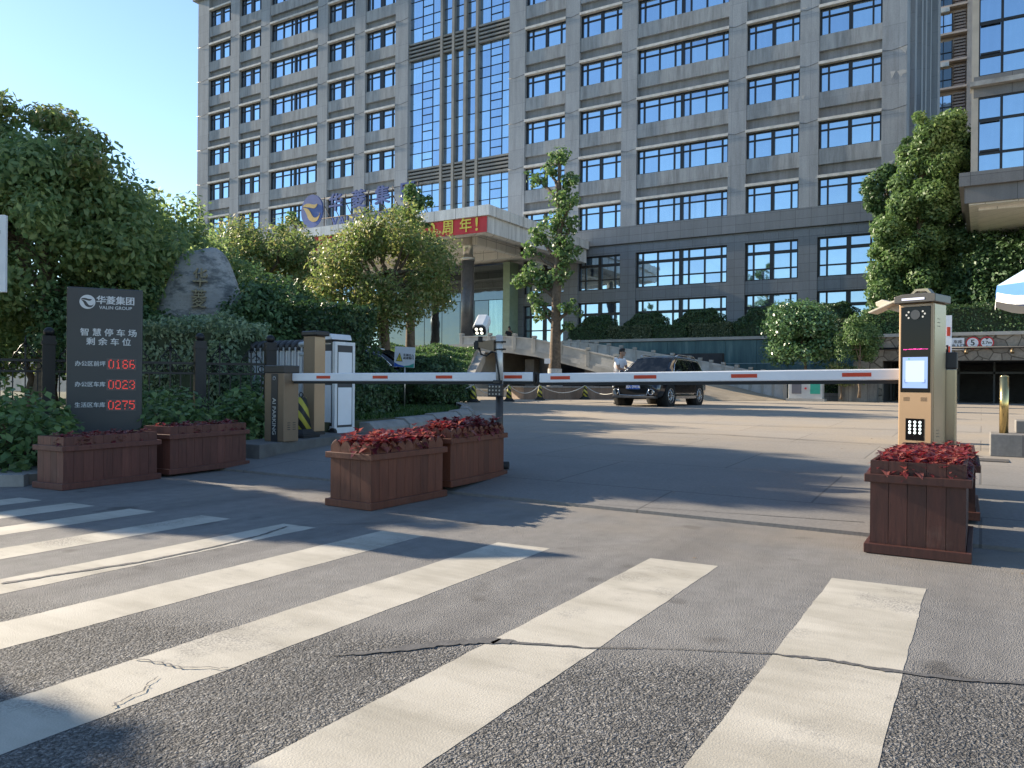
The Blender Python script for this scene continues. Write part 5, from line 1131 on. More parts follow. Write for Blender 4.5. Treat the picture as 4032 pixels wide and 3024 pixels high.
def suv(label, loc_, rz, group, plate=None):
    t = thing('suv', label, 'car', loc_, rz, group)
    secs = [(-2.21,.70,.50,.90),(-2.16,.80,.40,.98),(-2.0,.87,.32,1.02),(-1.6,.90,.27,1.04),(-.8,.905,.24,1.03),(.2,.905,.24,1.02),(.95,.90,.24,1.02),(1.3,.895,.25,1.0),(1.7,.88,.27,.955),(1.98,.84,.29,.90),(2.12,.78,.31,.84),(2.19,.70,.36,.76),(2.21,.62,.42,.66)]
    part('body', loft([(x, body_sec(w_,zb,zt)) for x, w_, zb, zt in secs]), PAINTB, t)
    def gh(x, wb, wt, zt): return [(wb,1.0),(wb*.995,1.06),((wb+wt)/2,(1.06+zt)/2),(wt,zt-.06),(wt*.93,zt-.01),(wt*.6,zt+.03),(.001,zt+.045)]
    cab = part('cabin', loft([(x, gh(x,wb,wt,zt)) for x, wb, wt, zt in ((-2.1,.78,.72,1.12),(-1.98,.80,.68,1.36),(-1.80,.82,.655,1.555),(-1.3,.845,.655,1.60),(-.4,.855,.665,1.63),(.25,.855,.66,1.605),(.55,.85,.66,1.52),(.95,.84,.70,1.28),(1.25,.82,.76,1.07))]), PAINTB, t)
    ws = MB(); ws.add([(1.285,.70,1.045),(1.285,-.70,1.045),(.60,-.575,1.53),(.60,.575,1.53),(1.37,0,1.055),(.67,0,1.565)], [(4,1,2,5),(0,4,5,3)], True); part('windscreen', ws.xf(Matrix.Translation((.012,0,.02))), CGL, cab)
    def yy(z): return .868-(z-1.05)*.36
    for s_ in (1,-1):
        for nm, pts in (('side_window', [(.92,1.10),(.13,1.09),(.10,1.50),(.35,1.50),(.60,1.38)]), ('side_window', [(.05,1.09),(-.88,1.10),(-.86,1.50),(.03,1.51)]), ('quarter_window', [(-.95,1.11),(-1.70,1.17),(-1.55,1.42),(-1.40,1.48),(-.93,1.50)])):
            part(nm, MB().add([(x, s_*(yy(z)+.006), z) for x, z in (pts if s_ > 0 else pts[::-1])], [tuple(range(len(pts)))]), CGL, cab)
        trim = [(1.02,1.085),(.1,1.075),(-.9,1.08),(-1.78,1.15),(-1.60,1.44),(-1.38,1.515),(-.4,1.535),(.32,1.525),(.66,1.38),(1.02,1.085)]; part('window_trim', MB().tube([(x, s_*(yy(z)+.014), z) for x, z in trim], .012, 6), CHR, cab)
        part('roof_rail', MB().tube([(-1.6,s_*.60,1.60),(-1.45,s_*.61,1.665),(.0,s_*.62,1.69),(.30,s_*.61,1.62)], .02, 6), RIM, t)
        mi = part('mirror', MB().ell((.93,s_*1.0,1.10),(.06,.11,.075)).cyl((.95,s_*.86,1.05),(.95,s_*.95,1.07),.025,n=8), PAINTB, t); part('mirror_trim', MB().ell((.93,s_*1.02,1.05),(.055,.08,.02)), RIM, mi)
        dr = part('door', MB().add([(x, s_*(.909 if 0 else .912), z) for x, z in ((.98,.36),(.98,.98),(-.92,1.0),(-.92,.42))], [(0,1,2,3) if s_ < 0 else (3,2,1,0)]), PAINTB, t)
        part('handle', MB().box(.12,.30,s_*.92-.012,s_*.92+.012,.90,.93).box(-.78,-.60,s_*.92-.012,s_*.92+.012,.91,.94), CHR, dr)
        part('sill_trim', MB().box(-.92,.95,s_*.905-.02,s_*.905+.02,.24,.33).box(-.92,.95,s_*.912-.01,s_*.912+.01,.40,.425), RIM, t)
        hl = part('headlight', MB().prism([(.42,.70),(.44,.84),(.80,.88),(.84,.80),(.70,.70)] if s_ > 0 else [(-.42,.70),(-.70,.70),(-.84,.80),(-.80,.88),(-.44,.84)], .1, M3((2.12,0,0), 0,0,R(90)) @ Matrix.Diagonal((1,1,1,1))), mat('headlight_glass', (.35,.37,.38), .08, .5, var=0, coat=.6), t)
        part('fog_lamp', MB().cyl((2.10,s_*.62,.46),(2.205,s_*.60,.46),.095,n=20).torus((2.207,s_*.60,.46),(1,0,0),.09,.012,20,6), RIM, t)
        for x, st_ in ((1.32,0),(-1.28,0)):
            part('wheel_arch', MB().cyl((x,s_*.55,.36),(x,s_*.911,.36),.415,n=28), ARCH, t)
            wh = part('wheel', MB().torus((x,s_*.80,.34),(0,1,0),.255,.095,28,10).cyl((x,s_*.70,.34),(x,s_*.885,.34),.29,n=28), TYRE, t)
            rm = MB().torus((x,s_*.902,.34),(0,1,0),.232,.016,28,6).cyl((x,s_*.87,.34),(x,s_*.915,.34),.055,n=14)
            for k in range(10):
                an = 2*math.pi*k/10; c, sn = math.cos(an), math.sin(an); rm.tube([(x+c*.04,s_*.905,.34+sn*.04),(x+c*.23,s_*.902,.34+sn*.23)], [.02,.014], 5)
            part('rim', rm, RIM, wh)
    part('grille', MB().box(2.17,2.215,-.36,.36,.68,.78), ARCH, t); part('lower_grille', MB().box(2.14,2.212,-.48,.48,.36,.56), ARCH, t)
    part('grille_bars', MB().box(2.2,2.222,-.36,.36,.755,.765).box(2.2,2.222,-.36,.36,.70,.71).tube([(2.2,.52,.58),(2.215,.46,.36),(2.22,0,.345),(2.215,-.46,.36),(2.2,-.52,.58)], .012, 6), CHR, t)
    part('bumper_skid', MB().box(1.9,2.23,-.72,.72,.26,.335), mat('skid_grey', (.09,.09,.09), .5, .3, var=.05), t, .02)
    part('badge', MB().torus((2.225,0,.73),(1,0,0),.055,.009,18,5), CHR, t)
    if plate:
        pl = part('number_plate', MB().box(2.222,2.232,-.22,.22,.545,.685), SBLU, t, .003); text('plate_lettering', plate, .12, WHITE, pl, Matrix.Translation((2.2335,0,.613)) @ Euler((0,0,R(90))).to_matrix().to_4x4() @ FRONT, .001, .015, sx=.88)
        part('plate_frame', MB().box(2.21,2.2215,-.235,.235,.53,.70), CHR, pl)
    return t
suv('black suv with blue number plate standing behind the right boom', (-9.66,25.85,.395), R(-92), 'dark cars on the forecourt', '湘A 0941A').scale = (1.04,1.04,1.04)
suv('dark car partly hidden by hedges behind the notice sign', (-16.1,17.9,.52), R(22), 'dark cars on the forecourt')

# ------------------------------------------------------------------ people
SKIN = mat('skin', (.36,.22,.15), .55, var=.06, vs=6); SHIRT = mat('white_shirt', (.70,.71,.74), .85, var=.05, vs=4); TROU = mat('dark_trousers', (.02,.022,.03), .9, var=.1); HAIR = mat('black_hair', (.008,.007,.007), .5, var=.2, vs=20); SHOE = mat('dark_shoes', (.02,.018,.016), .5, var=0); DSHIRT = mat('black_shirt', (.015,.015,.018), .85, var=.1)
def skin(name, verts, edges, radii, mt, parent, sub=2, root=0):
    me = bpy.data.meshes.new(name); me.from_pydata(verts, edges, []); o = bpy.data.objects.new(name, me); C.objects.link(o)
    md = o.modifiers.new('skin', 'SKIN'); md.use_smooth_shade = True; sb = o.modifiers.new('sub', 'SUBSURF'); sb.levels = sb.render_levels = sub
    for i, r in enumerate(radii):
        sv = me.skin_vertices[0].data[i]; sv.radius = r if hasattr(r, '__len__') else (r, r); sv.use_root = (i == root)
    bpy.context.view_layer.update(); dg = bpy.context.evaluated_depsgraph_get(); m2 = bpy.data.meshes.new_from_object(o.evaluated_get(dg)); bpy.data.objects.remove(o); bpy.data.meshes.remove(me)
    m2.name = name; m2.materials.clear(); m2.materials.append(mt); m2.polygons.foreach_set('use_smooth', [True]*len(m2.polygons)); return link(name, m2, parent)
def person(label, loc_, rz, shirt, lean, hands, group, headpitch=.35):
    """standing figure facing +x; hands: (left xyz, right xyz) targets"""
    t = thing('person', label, 'person', loc_, rz, group)
    J = {'pel':(0,0,.93),'wai':(.01,0,1.08),'che':(lean*.5,0,1.28),'nek':(lean*.9,0,1.45),'hea':(lean+.03,0,1.55),'sku':(lean+.055,0,1.63)}
    V = [J['pel'],J['wai'],J['che'],J['nek'],J['hea'],J['sku'],(lean+.045,0,1.70)]; E_ = [(0,1),(1,2),(2,3),(3,4),(4,5),(5,6)]; rad = [(.125,.16),(.11,.145),(.12,.175),.056,.068,.088,.068]
    for s_, hd in ((1,hands[0]),(-1,hands[1])):
        k = len(V); sh = Vector((lean*.85,s_*.19,1.40)); h = Vector(hd); el = (sh+h)/2+Vector((-.06,s_*.07,-.11))
        wr = h; d = (h-el).normalized(); V += [tuple(sh),tuple(el),tuple(wr),tuple(wr+d*.07)]; E_ += [(2,k),(k,k+1),(k+1,k+2),(k+2,k+3)]; rad += [.062,.043,.028,(.018,.036)]
        side = Vector((-d.y,d.x,0)); side = side.normalized() if side.length > .1 else Vector((0,1,0))
        for q in range(4):
            b = wr+d*.085+side*(.024-.016*q); V += [tuple(b),tuple(b+d*.035),tuple(b+d*.06+Vector((0,0,-.018)))]; kk = len(V)-3; E_ += [(k+3,kk),(kk,kk+1),(kk+1,kk+2)]; rad += [.0095,.0085,.007]
        th = wr+d*.03+side*.035; V += [tuple(th),tuple(th+d*.03+side*.012)]; kk = len(V)-2; E_ += [(k+2,kk),(kk,kk+1)]; rad += [.011,.009]
        k = len(V); V += [(0,s_*.095,.86),(.02,s_*.10,.49),(-.01,s_*.105,.09),(.12,s_*.115,.04)]; E_ += [(0,k),(k,k+1),(k+1,k+2),(k+2,k+3)]; rad += [.088,.062,.043,.035]
    skin('body', V, E_, rad, SKIN, t)
    # clothes follow the body
    Vs = [(0,0,.90),(.005,0,1.05),(lean*.5,0,1.28),(lean*.85,0,1.42)]; Es = [(0,1),(1,2),(2,3)]; rs_ = [(.145,.18),(.135,.168),(.14,.195),(.075,.085)]
    for s_, hd in ((1,hands[0]),(-1,hands[1])):
        k = len(Vs); sh = Vector((lean*.85,s_*.185,1.39)); h = Vector(hd); el = (sh+h)/2+Vector((-.06,s_*.07,-.11)); Vs += [tuple(sh),tuple(sh.lerp(el,.75))]; Es += [(2,k),(k,k+1)]; rs_ += [.082,.068]
    skin('shirt', Vs, Es, rs_, shirt, t)
    Vt = [(0,0,.97),(0,0,.88)]; Et = [(0,1)]; rt = [(.132,.165),(.135,.168)]
    for s_ in (1,-1):
        k = len(Vt); Vt += [(0,s_*.095,.80),(.02,s_*.10,.49),(-.01,s_*.105,.10)]; Et += [(1,k),(k,k+1),(k+1,k+2)]; rt += [.102,.078,.062]
    skin('trousers', Vt, Et, rt, TROU, t)
    sh = MB(); 
    for s_ in (1,-1): sh.ell((.05,s_*.11,.045),(.145,.052,.05))
    part('shoes', sh, SHOE, t)
    hx = lean+.05
    part('hair', MB().ell((hx-.018,0,1.672),(.098,.084,.088),16,12).ell((hx-.05,0,1.61),(.062,.08,.075),14,10).ell((hx+.035,0,1.725),(.06,.07,.035),12,8), HAIR, t)
    fc = MB().prism([(hx+.085,1.62),(hx+.122,1.592),(hx+.09,1.585)], .022, M3((0,-.011,0))).ell((hx+.06,.088,1.61),(.018,.012,.03)).ell((hx+.0,-.088,1.61),(.018,.012,.03)).ell((hx+.05,0,1.55),(.05,.05,.05)); part('nose_and_ears', fc, SKIN, t)
    ey = MB().ell((hx+.085,.032,1.635),(.008,.014,.008)).ell((hx+.085,-.032,1.635),(.008,.014,.008)).box(hx+.08,hx+.088,-.025,.025,1.562,1.567); part('eyes_and_mouth', ey, HAIR, t)
    return t
person('man in white t-shirt with short black hair looking down beside the black suv', (-11.08,25.4,.395), R(-12), SHIRT, .10, ((.36,.10,1.12),(.34,-.14,1.08)), 'people').scale = (1.14,1.14,1.14)
pw = person('small figure in black standing behind the ramp balustrade holding a phone up', (-27.5,44.6,3.2), R(-60), DSHIRT, .02, ((.22,.05,1.48),(.16,-.2,1.15)), 'people')
part('phone', MB().box(.27,.282,.02,.10,1.50,1.64), CAPB, pw)

# ------------------------------------------------------------------ engraved rock
rk = NT('marble_rock'); _p = rk.obj(); _mp = rk.n('Mapping'); _mp.inputs['Scale'].default_value = (1.0,1.0,2.2); _mp.inputs['Rotation'].default_value = (0,R(25),0); rk.l(_p, _mp.inputs[0])
_nn = rk.noise(_mp.outputs[0], 1.15, 8, .72); rk.l(rk.ramp(_nn, [(.30,(.05,.055,.06)),(.42,(.13,.14,.145)),(.52,(.34,.34,.335)),(.66,(.24,.24,.235)),(.72,(.10,.105,.11))]), rk.b.inputs['Base Color']); rk.b.inputs['Roughness'].default_value = .7; rk.bump(rk.noise(_p, 3, 8, .7), .6, .08)
rt_ = thing('engraved_rock', 'large rounded grey veined rock with two golden carved characters', 'rock', (-15.64,11.55,.42), R(42)); rt_.scale = (.80,.80,.85)
mb = MB().ell((0,0,1.9),(1.13,.6,2.55),36,26); q = []
for x, y, z in mb.v:
    rho = math.hypot(x/1.13, y/.6); x *= max(rho,.05)**-.42; y *= max(rho,.05)**-.42; d = 1+.045*math.sin(x*3.1+z*1.7)+.035*math.sin(z*2.9+y*4)+.03*math.sin(x*5+z*4.3+1); w_ = 1.0+.06*max(0,min(1,(2.6-z))); q.append((x*d*w_+.05*(z-2), y*d, z*(1+.012*math.sin(x*6))))
mb.v = q; part('stone', mb, rk.m, rt_); GC = mat('gold_carving', (.26,.225,.14), .6, var=.2, vs=10)
text('character', '华', .55, GC, rt_, front(.14,-.62,3.55), .05, .0, sx=.8); text('character', '菱', .55, GC, rt_, front(.11,-.64,2.98), .05, .0, sx=.8)

# ------------------------------------------------------------------ hedges, shrubs, trees
BUX = leafmat('hedge_dark', [(.03,.062,.026),(.05,.098,.037),(.08,.135,.052)], .2); VAR_ = leafmat('hedge_variegated', [(.03,.06,.02),(.08,.11,.05),(.19,.22,.13)], .2)
ball_shrub('clipped_shrub', 'clipped round shrub on the terrace nearest the ginkgo trunk', (-22.0,47.0,3.75), (1.45,1.1,1.05), 6500, .13, .075, BUX, 'clipped ball shrubs on the terrace')
ball_shrub('clipped_shrub', 'clipped round shrub on the terrace, second from the ginkgo trunk', (-18.5,47.0,3.75), (1.5,1.1,1.08), 6500, .13, .075, BUX, 'clipped ball shrubs on the terrace')
ball_shrub('clipped_shrub', 'largest clipped round shrub on the terrace, above the black suv roof', (-15.0,47.0,3.75), (1.65,1.1,1.12), 7500, .13, .075, BUX, 'clipped ball shrubs on the terrace')
ball_shrub('clipped_shrub', 'clipped round shrub on the terrace left of the bright round bush', (-11.2,47.0,3.75), (1.4,1.1,1.1), 6500, .13, .075, BUX, 'clipped ball shrubs on the terrace')
ball_shrub('clipped_shrub', 'clipped round shrub on the terrace right of the bright round bush', (-7.3,47.0,3.75), (1.5,1.1,1.15), 6500, .13, .075, BUX, 'clipped ball shrubs on the terrace')
for i, (x0, x1, mt_, lb) in enumerate(((-23.4,-20.6,BUX,'dark green'),(-20.6,-17.6,VAR_,'pale variegated'),(-17.5,-15.3,BUX,'dark green'),(-15.2,-12.6,VAR_,'pale variegated'),(-12.5,-10.6,BUX,'dark green'),(-10.5,-5.5,VAR_,'pale variegated'))):
    nm = ['leftmost, beside the ginkgo','below the first round shrub gap','below the second round shrub','left of the largest round shrub','below the largest round shrub','widest, running behind the bright bush'][i]
    hedge('low_hedge', f'low {lb} hedge on the terrace edge, {nm}', x0, x1, 45.35, 46.3, 3.75, 4.75, int(1500*(x1-x0)), .12, .07, mt_, 'low hedges along the terrace edge', lump=.1)
tree('bright round glossy bush on a short trunk left of the payment machine', (-7.15,39.2,.39), (-.25,-.3,3.2), (2.05,1.8,1.95), 56, 30000, .17, .095, LEAF_GLOSS, .09, 21, size=.40, nl=8, name='round_bush', lo=.45, hi=.72, cat='bush')
tree('spiky mixed shrub between the round bush and the payment machine', (-4.7,37.6,.7), (0,0,2.4), (1.05,.8,1.45), 22, 7500, .15, .05, LEAF_MID, .06, 22, size=.34, name='flowering_shrub', cat='shrub')
tree('low yellowish shrub in front of the stone wall beside the round bush', (-5.6,38.6,.6), (0,0,.95), (1.1,.6,.75), 16, 4500, .12, .06, LEAF_LIME, .05, 23, size=.4, name='low_shrub', cat='shrub')
hedge('bank_hedge', 'sunlit clipped hedge above the garage wall left of the machine', -4.9,-2.3,40.2,41.4,3.42,4.75, 4500,.13,.075, LEAF_MID, 'hedges above the garage wall')
hedge('bank_hedge', 'shaded dark hedge above the garage wall right of the machine', -2.2,12,40.0,41.6,3.42,4.85, 13000,.13,.075, BUX, 'hedges above the garage wall')
hedge('bed_hedge', 'small dark planting behind the information box', -8.2,-5.0,41.2,42.2,.4,1.35, 3500,.13,.06, LEAF_MID)
# tall camphor and darker trees behind the wall
clump_tree('camphor_tree', 'tall dense camphor tree in sunlight between the tower and corner building', (-2.8,45.6,3.4), [(1.37,.53,11.62,.71),(.49,-.26,10.95,.88),(1.47,.88,10.77,.94),(.2,-.35,10.28,.71),(1.2,.1,9.55,.94),(-.32,-.2,9.46,.88),(.54,1.29,9.23,.88),(-.97,.14,8.44,.77),(-.05,.64,8.2,.88),(1.1,.33,8.22,.94),(1.68,1.27,9.19,.71),(-.79,-.73,7.17,.88),(.52,-.12,7.03,.94),(1.52,.36,7.13,.83),(-1.46,-1.26,5.98,.88),(-.56,.63,6.22,.94),(.58,1.14,5.96,.94),(1.6,1.72,5.97,.71),(-1.76,-.34,4.97,.71),(-.85,-.93,4.69,1.0),(.13,-.11,4.62,.94),(1.11,1.08,4.48,.88),(-1.73,-.46,3.76,.94),(-.63,.44,3.56,1.0),(.49,1.17,3.46,.94),(-1.81,-1.72,2.56,.71),(-.99,-.25,2.44,.88),(.01,.49,2.46,.83),(1.43,1.05,3.27,.71),(-1.2,-.8,1.3,.9),(.2,.2,1.3,.9),(.4,-.9,5.3,.8),(.6,-.8,7.6,.8),(.2,-.9,3.2,.9),(1.5,-.3,2.2,1.0),(1.9,.4,5.2,.8),(1.1,-.2,1.2,1.0),(.9,-.7,9.0,.7)], 72000, .21, .12, LEAF_MID, .28, 11.0, 31)
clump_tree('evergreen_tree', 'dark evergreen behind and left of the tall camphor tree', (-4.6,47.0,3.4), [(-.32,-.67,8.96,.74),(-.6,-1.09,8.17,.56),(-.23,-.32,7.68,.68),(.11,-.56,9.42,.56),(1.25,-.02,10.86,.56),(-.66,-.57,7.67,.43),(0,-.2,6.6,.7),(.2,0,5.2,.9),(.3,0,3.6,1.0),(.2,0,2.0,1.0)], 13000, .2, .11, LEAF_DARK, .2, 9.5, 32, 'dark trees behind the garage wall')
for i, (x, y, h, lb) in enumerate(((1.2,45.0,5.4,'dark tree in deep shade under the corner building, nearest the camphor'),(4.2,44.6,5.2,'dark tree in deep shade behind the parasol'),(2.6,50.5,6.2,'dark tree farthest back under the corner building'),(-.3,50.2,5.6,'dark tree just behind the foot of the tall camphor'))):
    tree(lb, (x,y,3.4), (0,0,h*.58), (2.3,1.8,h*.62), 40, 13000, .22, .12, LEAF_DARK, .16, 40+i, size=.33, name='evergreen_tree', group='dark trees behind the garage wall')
# ginkgos with short cut-back limbs
def ginkgo(label, loc_, top, tr, tufts, n, L_, seed, white=True, mt=LEAF_MID):
    tufts = [(f, p, r*.86) for f, p, r in tufts]
    t = thing('ginkgo_tree', label, 'tree', loc_, 0, 'cut-back ginkgo trees'); lim = [(f-.05, p, tr*.36) for f, p, r in tufts if abs(p[0])+abs(p[1]) > .3]
    part('trunk', trunk_mb((0,0,-.1), top, tr, tr*.22, lim, seed, wig=.05), BARK, t)
    cl = []
    for f, p, r in tufts:
        rg = random.Random(seed+int(f*100)); cl.append((np.array(p), np.array((r,r,r*.8))))
        for k in range(4): cl.append((np.array(p)+np.array((rg.uniform(-1,1),rg.uniform(-1,1),rg.uniform(-.9,.8)))*r*.95, np.array((r,r,r*.8))*rg.uniform(.35,.6)))
        b = np.array((top[0]*f,top[1]*f,top[2]*f))
        for q in (.55,.8): cl.append((b+(np.array(p)-b)*q+np.array((0,0,-.05)), np.array((r,r,r))*.45))
    foliage('crown', cl, n, L_, L_*.8, mt, t, droop=.3, jitter=.9)
    if white: part('lime_wash', MB().tube([(0,0,.0),(0,0,.75),(.0,0,1.25)], [tr*1.36,tr*1.13,tr*1.07], 14, False), mat('lime_wash', (.45,.43,.40), .9, var=.35, vs=6), t); 
    return t
gk = ginkgo('tall ginkgo with cut-back leafy limbs and whitewashed foot before the ramp', (-17.05,31.75,.55), (.15,0,11.2), .31, [(.98,(.2,0,11.2),.62),(.90,(-.35,0,10.6),.5),(.86,(-1.3,.2,10.3),.5),(.84,(.75,0,10.0),.55),(.78,(.2,0,9.2),.75),(.72,(.9,-.2,8.9),.45),(.68,(-.05,0,8.1),.8),(.66,(.85,.1,8.0),.5),(.60,(-1.0,.1,7.6),.65),(.57,(-1.5,0,6.9),.45),(.56,(.3,0,7.1),.75),(.52,(.75,-.1,6.5),.6),(.48,(-1.3,.1,5.9),.65),(.46,(-1.9,0,5.5),.6),(.45,(-.6,0,5.4),.6),(.42,(.35,0,5.7),.6),(.37,(-1.15,.1,4.5),.5),(.34,(-.7,-.1,3.9),.5),(.35,(.85,0,4.1),.5),(.30,(.65,.2,3.3),.35)], 5000, .175, 51)
part('tag', MB().box(-.36,-.06,-.37,-.345,1.48,1.72), WHITE, gk)
ginkgo('ginkgo with bare cut top rising behind the rounded camphor', (-20.3,25.1,.42), (-.1,0,8.7), .26, [(.98,(0,0,8.6),.45),(.93,(.45,0,8.1),.45),(.88,(-.5,0,7.8),.45),(.85,(.3,0,7.2),.45),(.80,(.9,0,6.5),.4),(.74,(1.4,0,6.2),.4),(.70,(-.3,0,6.2),.5)], 2600, .16, 52, False)
ginkgo('ginkgo with bare cut top rising left of the emblem sign', (-29.2,27.0,.42), (0,0,8.9), .26, [(.97,(-.2,0,8.8),.45),(.90,(-1.1,0,8.3),.45),(.85,(.4,0,7.6),.4),(.80,(-.6,0,7.2),.5),(.78,(1.1,0,7.5),.4)], 1800, .16, 53, False)
for i, (x, y, lb) in enumerate(((-29,7.5,'leftmost'),(-31.5,13,'second from the left'),(-27,2.0,'beyond the left edge'),(-35,20,'rightmost'))):
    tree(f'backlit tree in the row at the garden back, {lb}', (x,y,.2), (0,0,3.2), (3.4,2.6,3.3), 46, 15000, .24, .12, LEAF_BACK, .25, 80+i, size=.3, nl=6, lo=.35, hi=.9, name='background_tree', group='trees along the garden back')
tree('dark shrub just right of the engraved rock', (-14.1,12.0,.42), (0,0,1.6), (1.1,1.0,1.6), 24, 9000, .13, .07, LEAF_DARK, .1, 88, size=.36, nl=5, name='garden_shrub', cat='shrub')
# rounded camphors and garden trees on the left
tree('rounded yellow-green tree with visible branches left of the camera pole', (-17.7,20.6,.42), (-.15,0,4.3), (2.85,2.5,2.85), 84, 34000, .15, .068, LEAF_LIME, .24, 61, size=.26, nl=26, lo=.5, hi=.92, zmin=-.85, name='rounded_tree', depth=1.5)
tree('sunlit yellow-green tree behind the engraved rock', (-24.8,21.2,.42), (.2,0,4.5), (3.5,2.6,2.95), 66, 30000, .17, .075, LEAF_LIME, .25, 62, size=.28, nl=10, lo=.45, hi=.9, name='rounded_tree')
tree('dark green tree between engraved rock and rounded tree', (-20.4,17.6,.42), (0,0,2.6), (2.5,1.8,2.1), 40, 16000, .15, .075, LEAF_DARK, .2, 63, size=.32, nl=8, name='garden_tree')
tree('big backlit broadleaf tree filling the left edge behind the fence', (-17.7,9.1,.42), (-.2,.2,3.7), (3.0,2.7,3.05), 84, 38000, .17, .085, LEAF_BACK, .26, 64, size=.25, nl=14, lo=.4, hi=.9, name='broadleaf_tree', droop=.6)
foliage('backlit_tops', [(np.array((dx,dy,6.15+dz)), np.array((.55,.5,.32))) for dx, dy, dz in ((-1.3,-.3,.25),(-.5,.2,.45),(.5,0,.15),(1.2,.2,-.35),(-.1,-.9,.3),(1.9,-.2,-1.0),(-2,-.2,-.1))], 3200, .16, .07, LEAF_LIME, [o for o in bpy.data.objects if o.get('label','').startswith('big backlit')][0], .4)  # lime clumps put the sun shining through the top into leaf colour
tree('second backlit tree to the left of the engraved rock', (-21.0,14.2,.42), (0,.3,3.6), (2.4,2.2,3.0), 60, 24000, .17, .085, LEAF_BACK, .24, 65, size=.27, nl=10, lo=.4, hi=.9, name='broadleaf_tree', droop=.5)
tree('low dark tree between the fence and the engraved rock', (-16.4,9.9,.42), (0,0,1.7), (1.5,1.5,1.7), 30, 12000, .14, .075, LEAF_DARK, .14, 66, size=.34, nl=8, name='garden_tree')
tree('tall tree beyond the left edge beside the pavement', (-21.4,7.2,.0), (0,0,5.9), (2.7,1.9,2.7), 70, 34000, .22, .12, LEAF_BACK, .3, 67, size=.28, nl=8, name='street_tree', group='street trees beyond the left edge')
tree('unseen tree added beyond the lower left edge to shade the corner', (-13.0,-.75,.0), (0,0,5.0), (2.2,1.9,2.6), 70, 44000, .24, .15, LEAF_BACK, .25, 68, size=.3, nl=8, name='street_tree', group='street trees beyond the left edge')  # unseen crown, placed and shaped to throw the corner shadow
tree('tallest street tree beyond the left edge behind the fence', (-25.6,8.9,.0), (0,0,6.9), (3.0,2.9,3.4), 80, 36000, .22, .12, LEAF_BACK, .3, 72, size=.28, nl=8, name='street_tree', group='street trees beyond the left edge')
tree('small street tree beyond the left edge beside the pavement', (-16.4,4.1,.0), (0,0,3.7), (1.9,1.35,1.9), 34, 14000, .18, .1, LEAF_BACK, .18, 70, size=.32, nl=7, name='street_tree', group='street trees beyond the left edge')
tree('low shrubby tree behind the fence at the left edge', (-19.3,9.6,.42), (0,0,1.6), (2.0,1.5,1.7), 28, 9000, .15, .08, LEAF_BACK, .12, 71, size=.36, nl=6, name='garden_tree')
tree('dark tree far behind the folding gate at the garden back', (-27.5,17.5,.42), (0,0,3.3), (3.2,2.4,2.9), 40, 15000, .2, .1, LEAF_DARK, .2, 69, size=.32, nl=6, name='garden_tree')
hedge('pale_hedge', 'pale grey-green leafy hedge behind the fence below the rock', -14.1,-11.75,9.0,10.2,.42,2.22, 11000,.10,.05, LEAF_GREY, lump=.2)
hedge('tall_hedge', 'tall dark clipped hedge behind the folding gate', -15.6,-12.1,12.2,13.5,.42,2.86, 14000,.12,.06, BUX, rz=R(14), lump=.16)
hedge('lane_hedge', 'dark leafy hedge just right of the folding gate', -11.5,-10.75,11.0,12.9,.42,1.02, 4000,.11,.06, BUX, rz=R(6), lump=.14)
ball_shrub('trimmed_bush', 'wide dark trimmed bush at the tip of the kerbed island', (-14.0,18.25,.35), (1.05,1.0,.85), 9000, .10, .055, BUX, rough=.06, cat='bush')
ball_shrub('trimmed_bush', 'dark bush on the island left of the notice sign pole', (-14.3,15.9,.35), (.9,.8,.75), 6500, .10, .055, BUX, rough=.06, cat='bush')
def bank(name, label, a, b, c, d, n, mt):
    """sloping quad a,b,c,d covered with ivy leaves"""
    A, B, C_, D_ = [np.array(q, float) for q in (a,b,c,d)]; ce = (A+B+C_+D_)/4
    t = thing(name, label, 'ivy bank', tuple(ce)); u, v = rng.random((n,1)), rng.random((n,1)); P = (A*(1-u)+B*u)*(1-v)+(D_*(1-u)+C_*u)*v
    nr = np.cross(B-A, D_-A); nr /= np.linalg.norm(nr); nr *= np.sign(nr[2]) or 1
    P = P+nr*(np.sin(P[:,:1]*2.1)*np.sin(P[:,1:2]*1.7)*.12+rng.random((n,1))*.18)-ce; N = nr+rng.normal(size=(n,3))*.6; V, F = leaf_quads(P, N, .15, .09); link('ivy', np_mesh('ivy', V, F, mt), t)
    part('slope', MB().add([tuple(q-ce-nr*.02) for q in (A,B,C_,D_)], [(0,1,2,3)]), SOIL, t); return t
bank('ivy_bank', 'ivy covered slope rising from the bush to the ramp', (-15.6,20.3,.9), (-17.6,25.1,1.3), (-22.7,33.5,2.85), (-23.5,27.0,2.7), 16000, LEAF_MID)
bank('ivy_bank', 'dark ivy slope below the sunlit ivy slope', (-14.2,18.8,.5), (-16.6,24.4,.45), (-17.6,25.1,1.3), (-15.6,20.3,.95), 3500, BUX)
LIT = leafmat('fallen_leaf', [(.16,.09,.03),(.25,.16,.05),(.10,.05,.02)], .1)
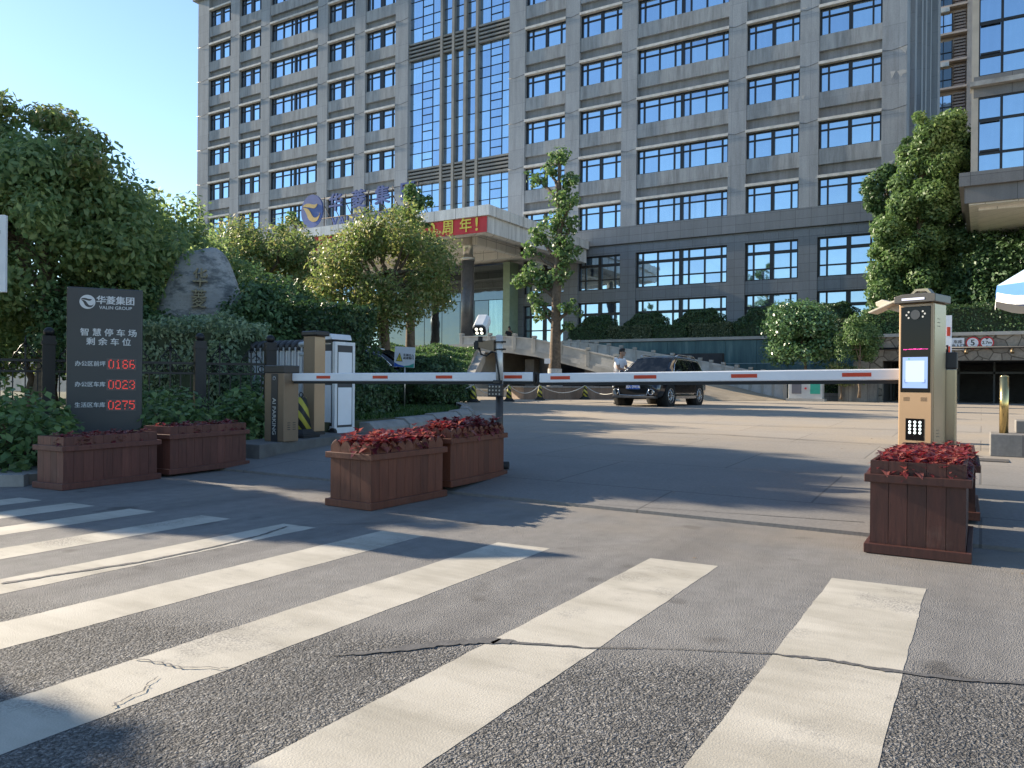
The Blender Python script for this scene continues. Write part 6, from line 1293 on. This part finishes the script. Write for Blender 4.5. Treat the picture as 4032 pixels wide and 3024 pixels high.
P_ = np.c_[rng.uniform(-7.5,3,70), rng.uniform(4.2,17,70), np.zeros(70)]; P_[:,2] = [gz(y)+.006 if y > 6.4 else .004 for y in P_[:,1]]
V_, F_ = leaf_quads(P_, np.c_[rng.normal(size=(70,2))*.12, np.ones(70)*4], .032, .02); lf = link('fallen_leaves', np_mesh('fallen_leaves', V_, F_, LIT)); lf['kind'] = 'stuff'; lf['label'] = 'scattered small dry leaves lying on the road and driveway'; lf['category'] = 'leaf litter'
tag(part('drain_cover', MB().box(-.28,.28,-.2,.2,0,.006).xf(Matrix.Translation((.02,11.6,gz(11.6)+.002))), mat('cover_iron', (.12,.11,.10), .6, .3, var=.2)), 'flat rectangular iron cover in the driveway left of the granite block', 'drain cover')
# leafy perennials in front of the fence at the left
def perennial(label, x, y, r, h, n, L_, mt, group=None): 
    t = thing('leafy_shrub', label, 'shrub', (x,y,.1), 0, group); d = rdir(n); d[:,2] = np.abs(d[:,2]); P = d*np.array((r,r,h))*(rng.random((n,1))**.35); N = d*.5+rng.normal(size=(n,3))*.45+np.array((0,0,.5)); V, F = leaf_quads(P, N, L_, L_*.62, .4); link('leaves', np_mesh('leaves', V, F, mt), t)
    mb = MB()
    for k in range(14): q = d[k]*np.array((r,r,h))*.8; mb.tube([(0,0,0),tuple(q*.6+np.array((0,0,.1))),tuple(q)], [.012,.009,.004], 5)
    part('stems', mb, BARK, t)
for x, y, r, h, mt_, lb in ((-9.7,4.75,.75,.95,LEAF_MID,'broad leaved shrub at the left edge behind the first planter'),(-11.2,4.6,1.0,1.35,LEAF_MID,'broad leaved shrub beneath the street sign'),(-10.75,5.5,.5,.6,LEAF_DARK,'broad leaved shrub at the left foot of the parking sign'),(-10.05,7.0,.75,.95,LEAF_MID,'dark leafy shrub right of the parking sign'),(-9.85,8.05,.6,.95,LEAF_MID,'dark leafy shrub left of the barrier box'),(-11.6,7.2,.8,1.1,LEAF_MID,'dark leafy shrub behind the parking sign and fence'),(-10.9,9.2,.7,1.2,LEAF_DARK,'dark leafy shrub behind the fence near the gate')):
    perennial(lb, x, y, r, h, 1500, .12, mt_, 'leafy shrubs along the fence')
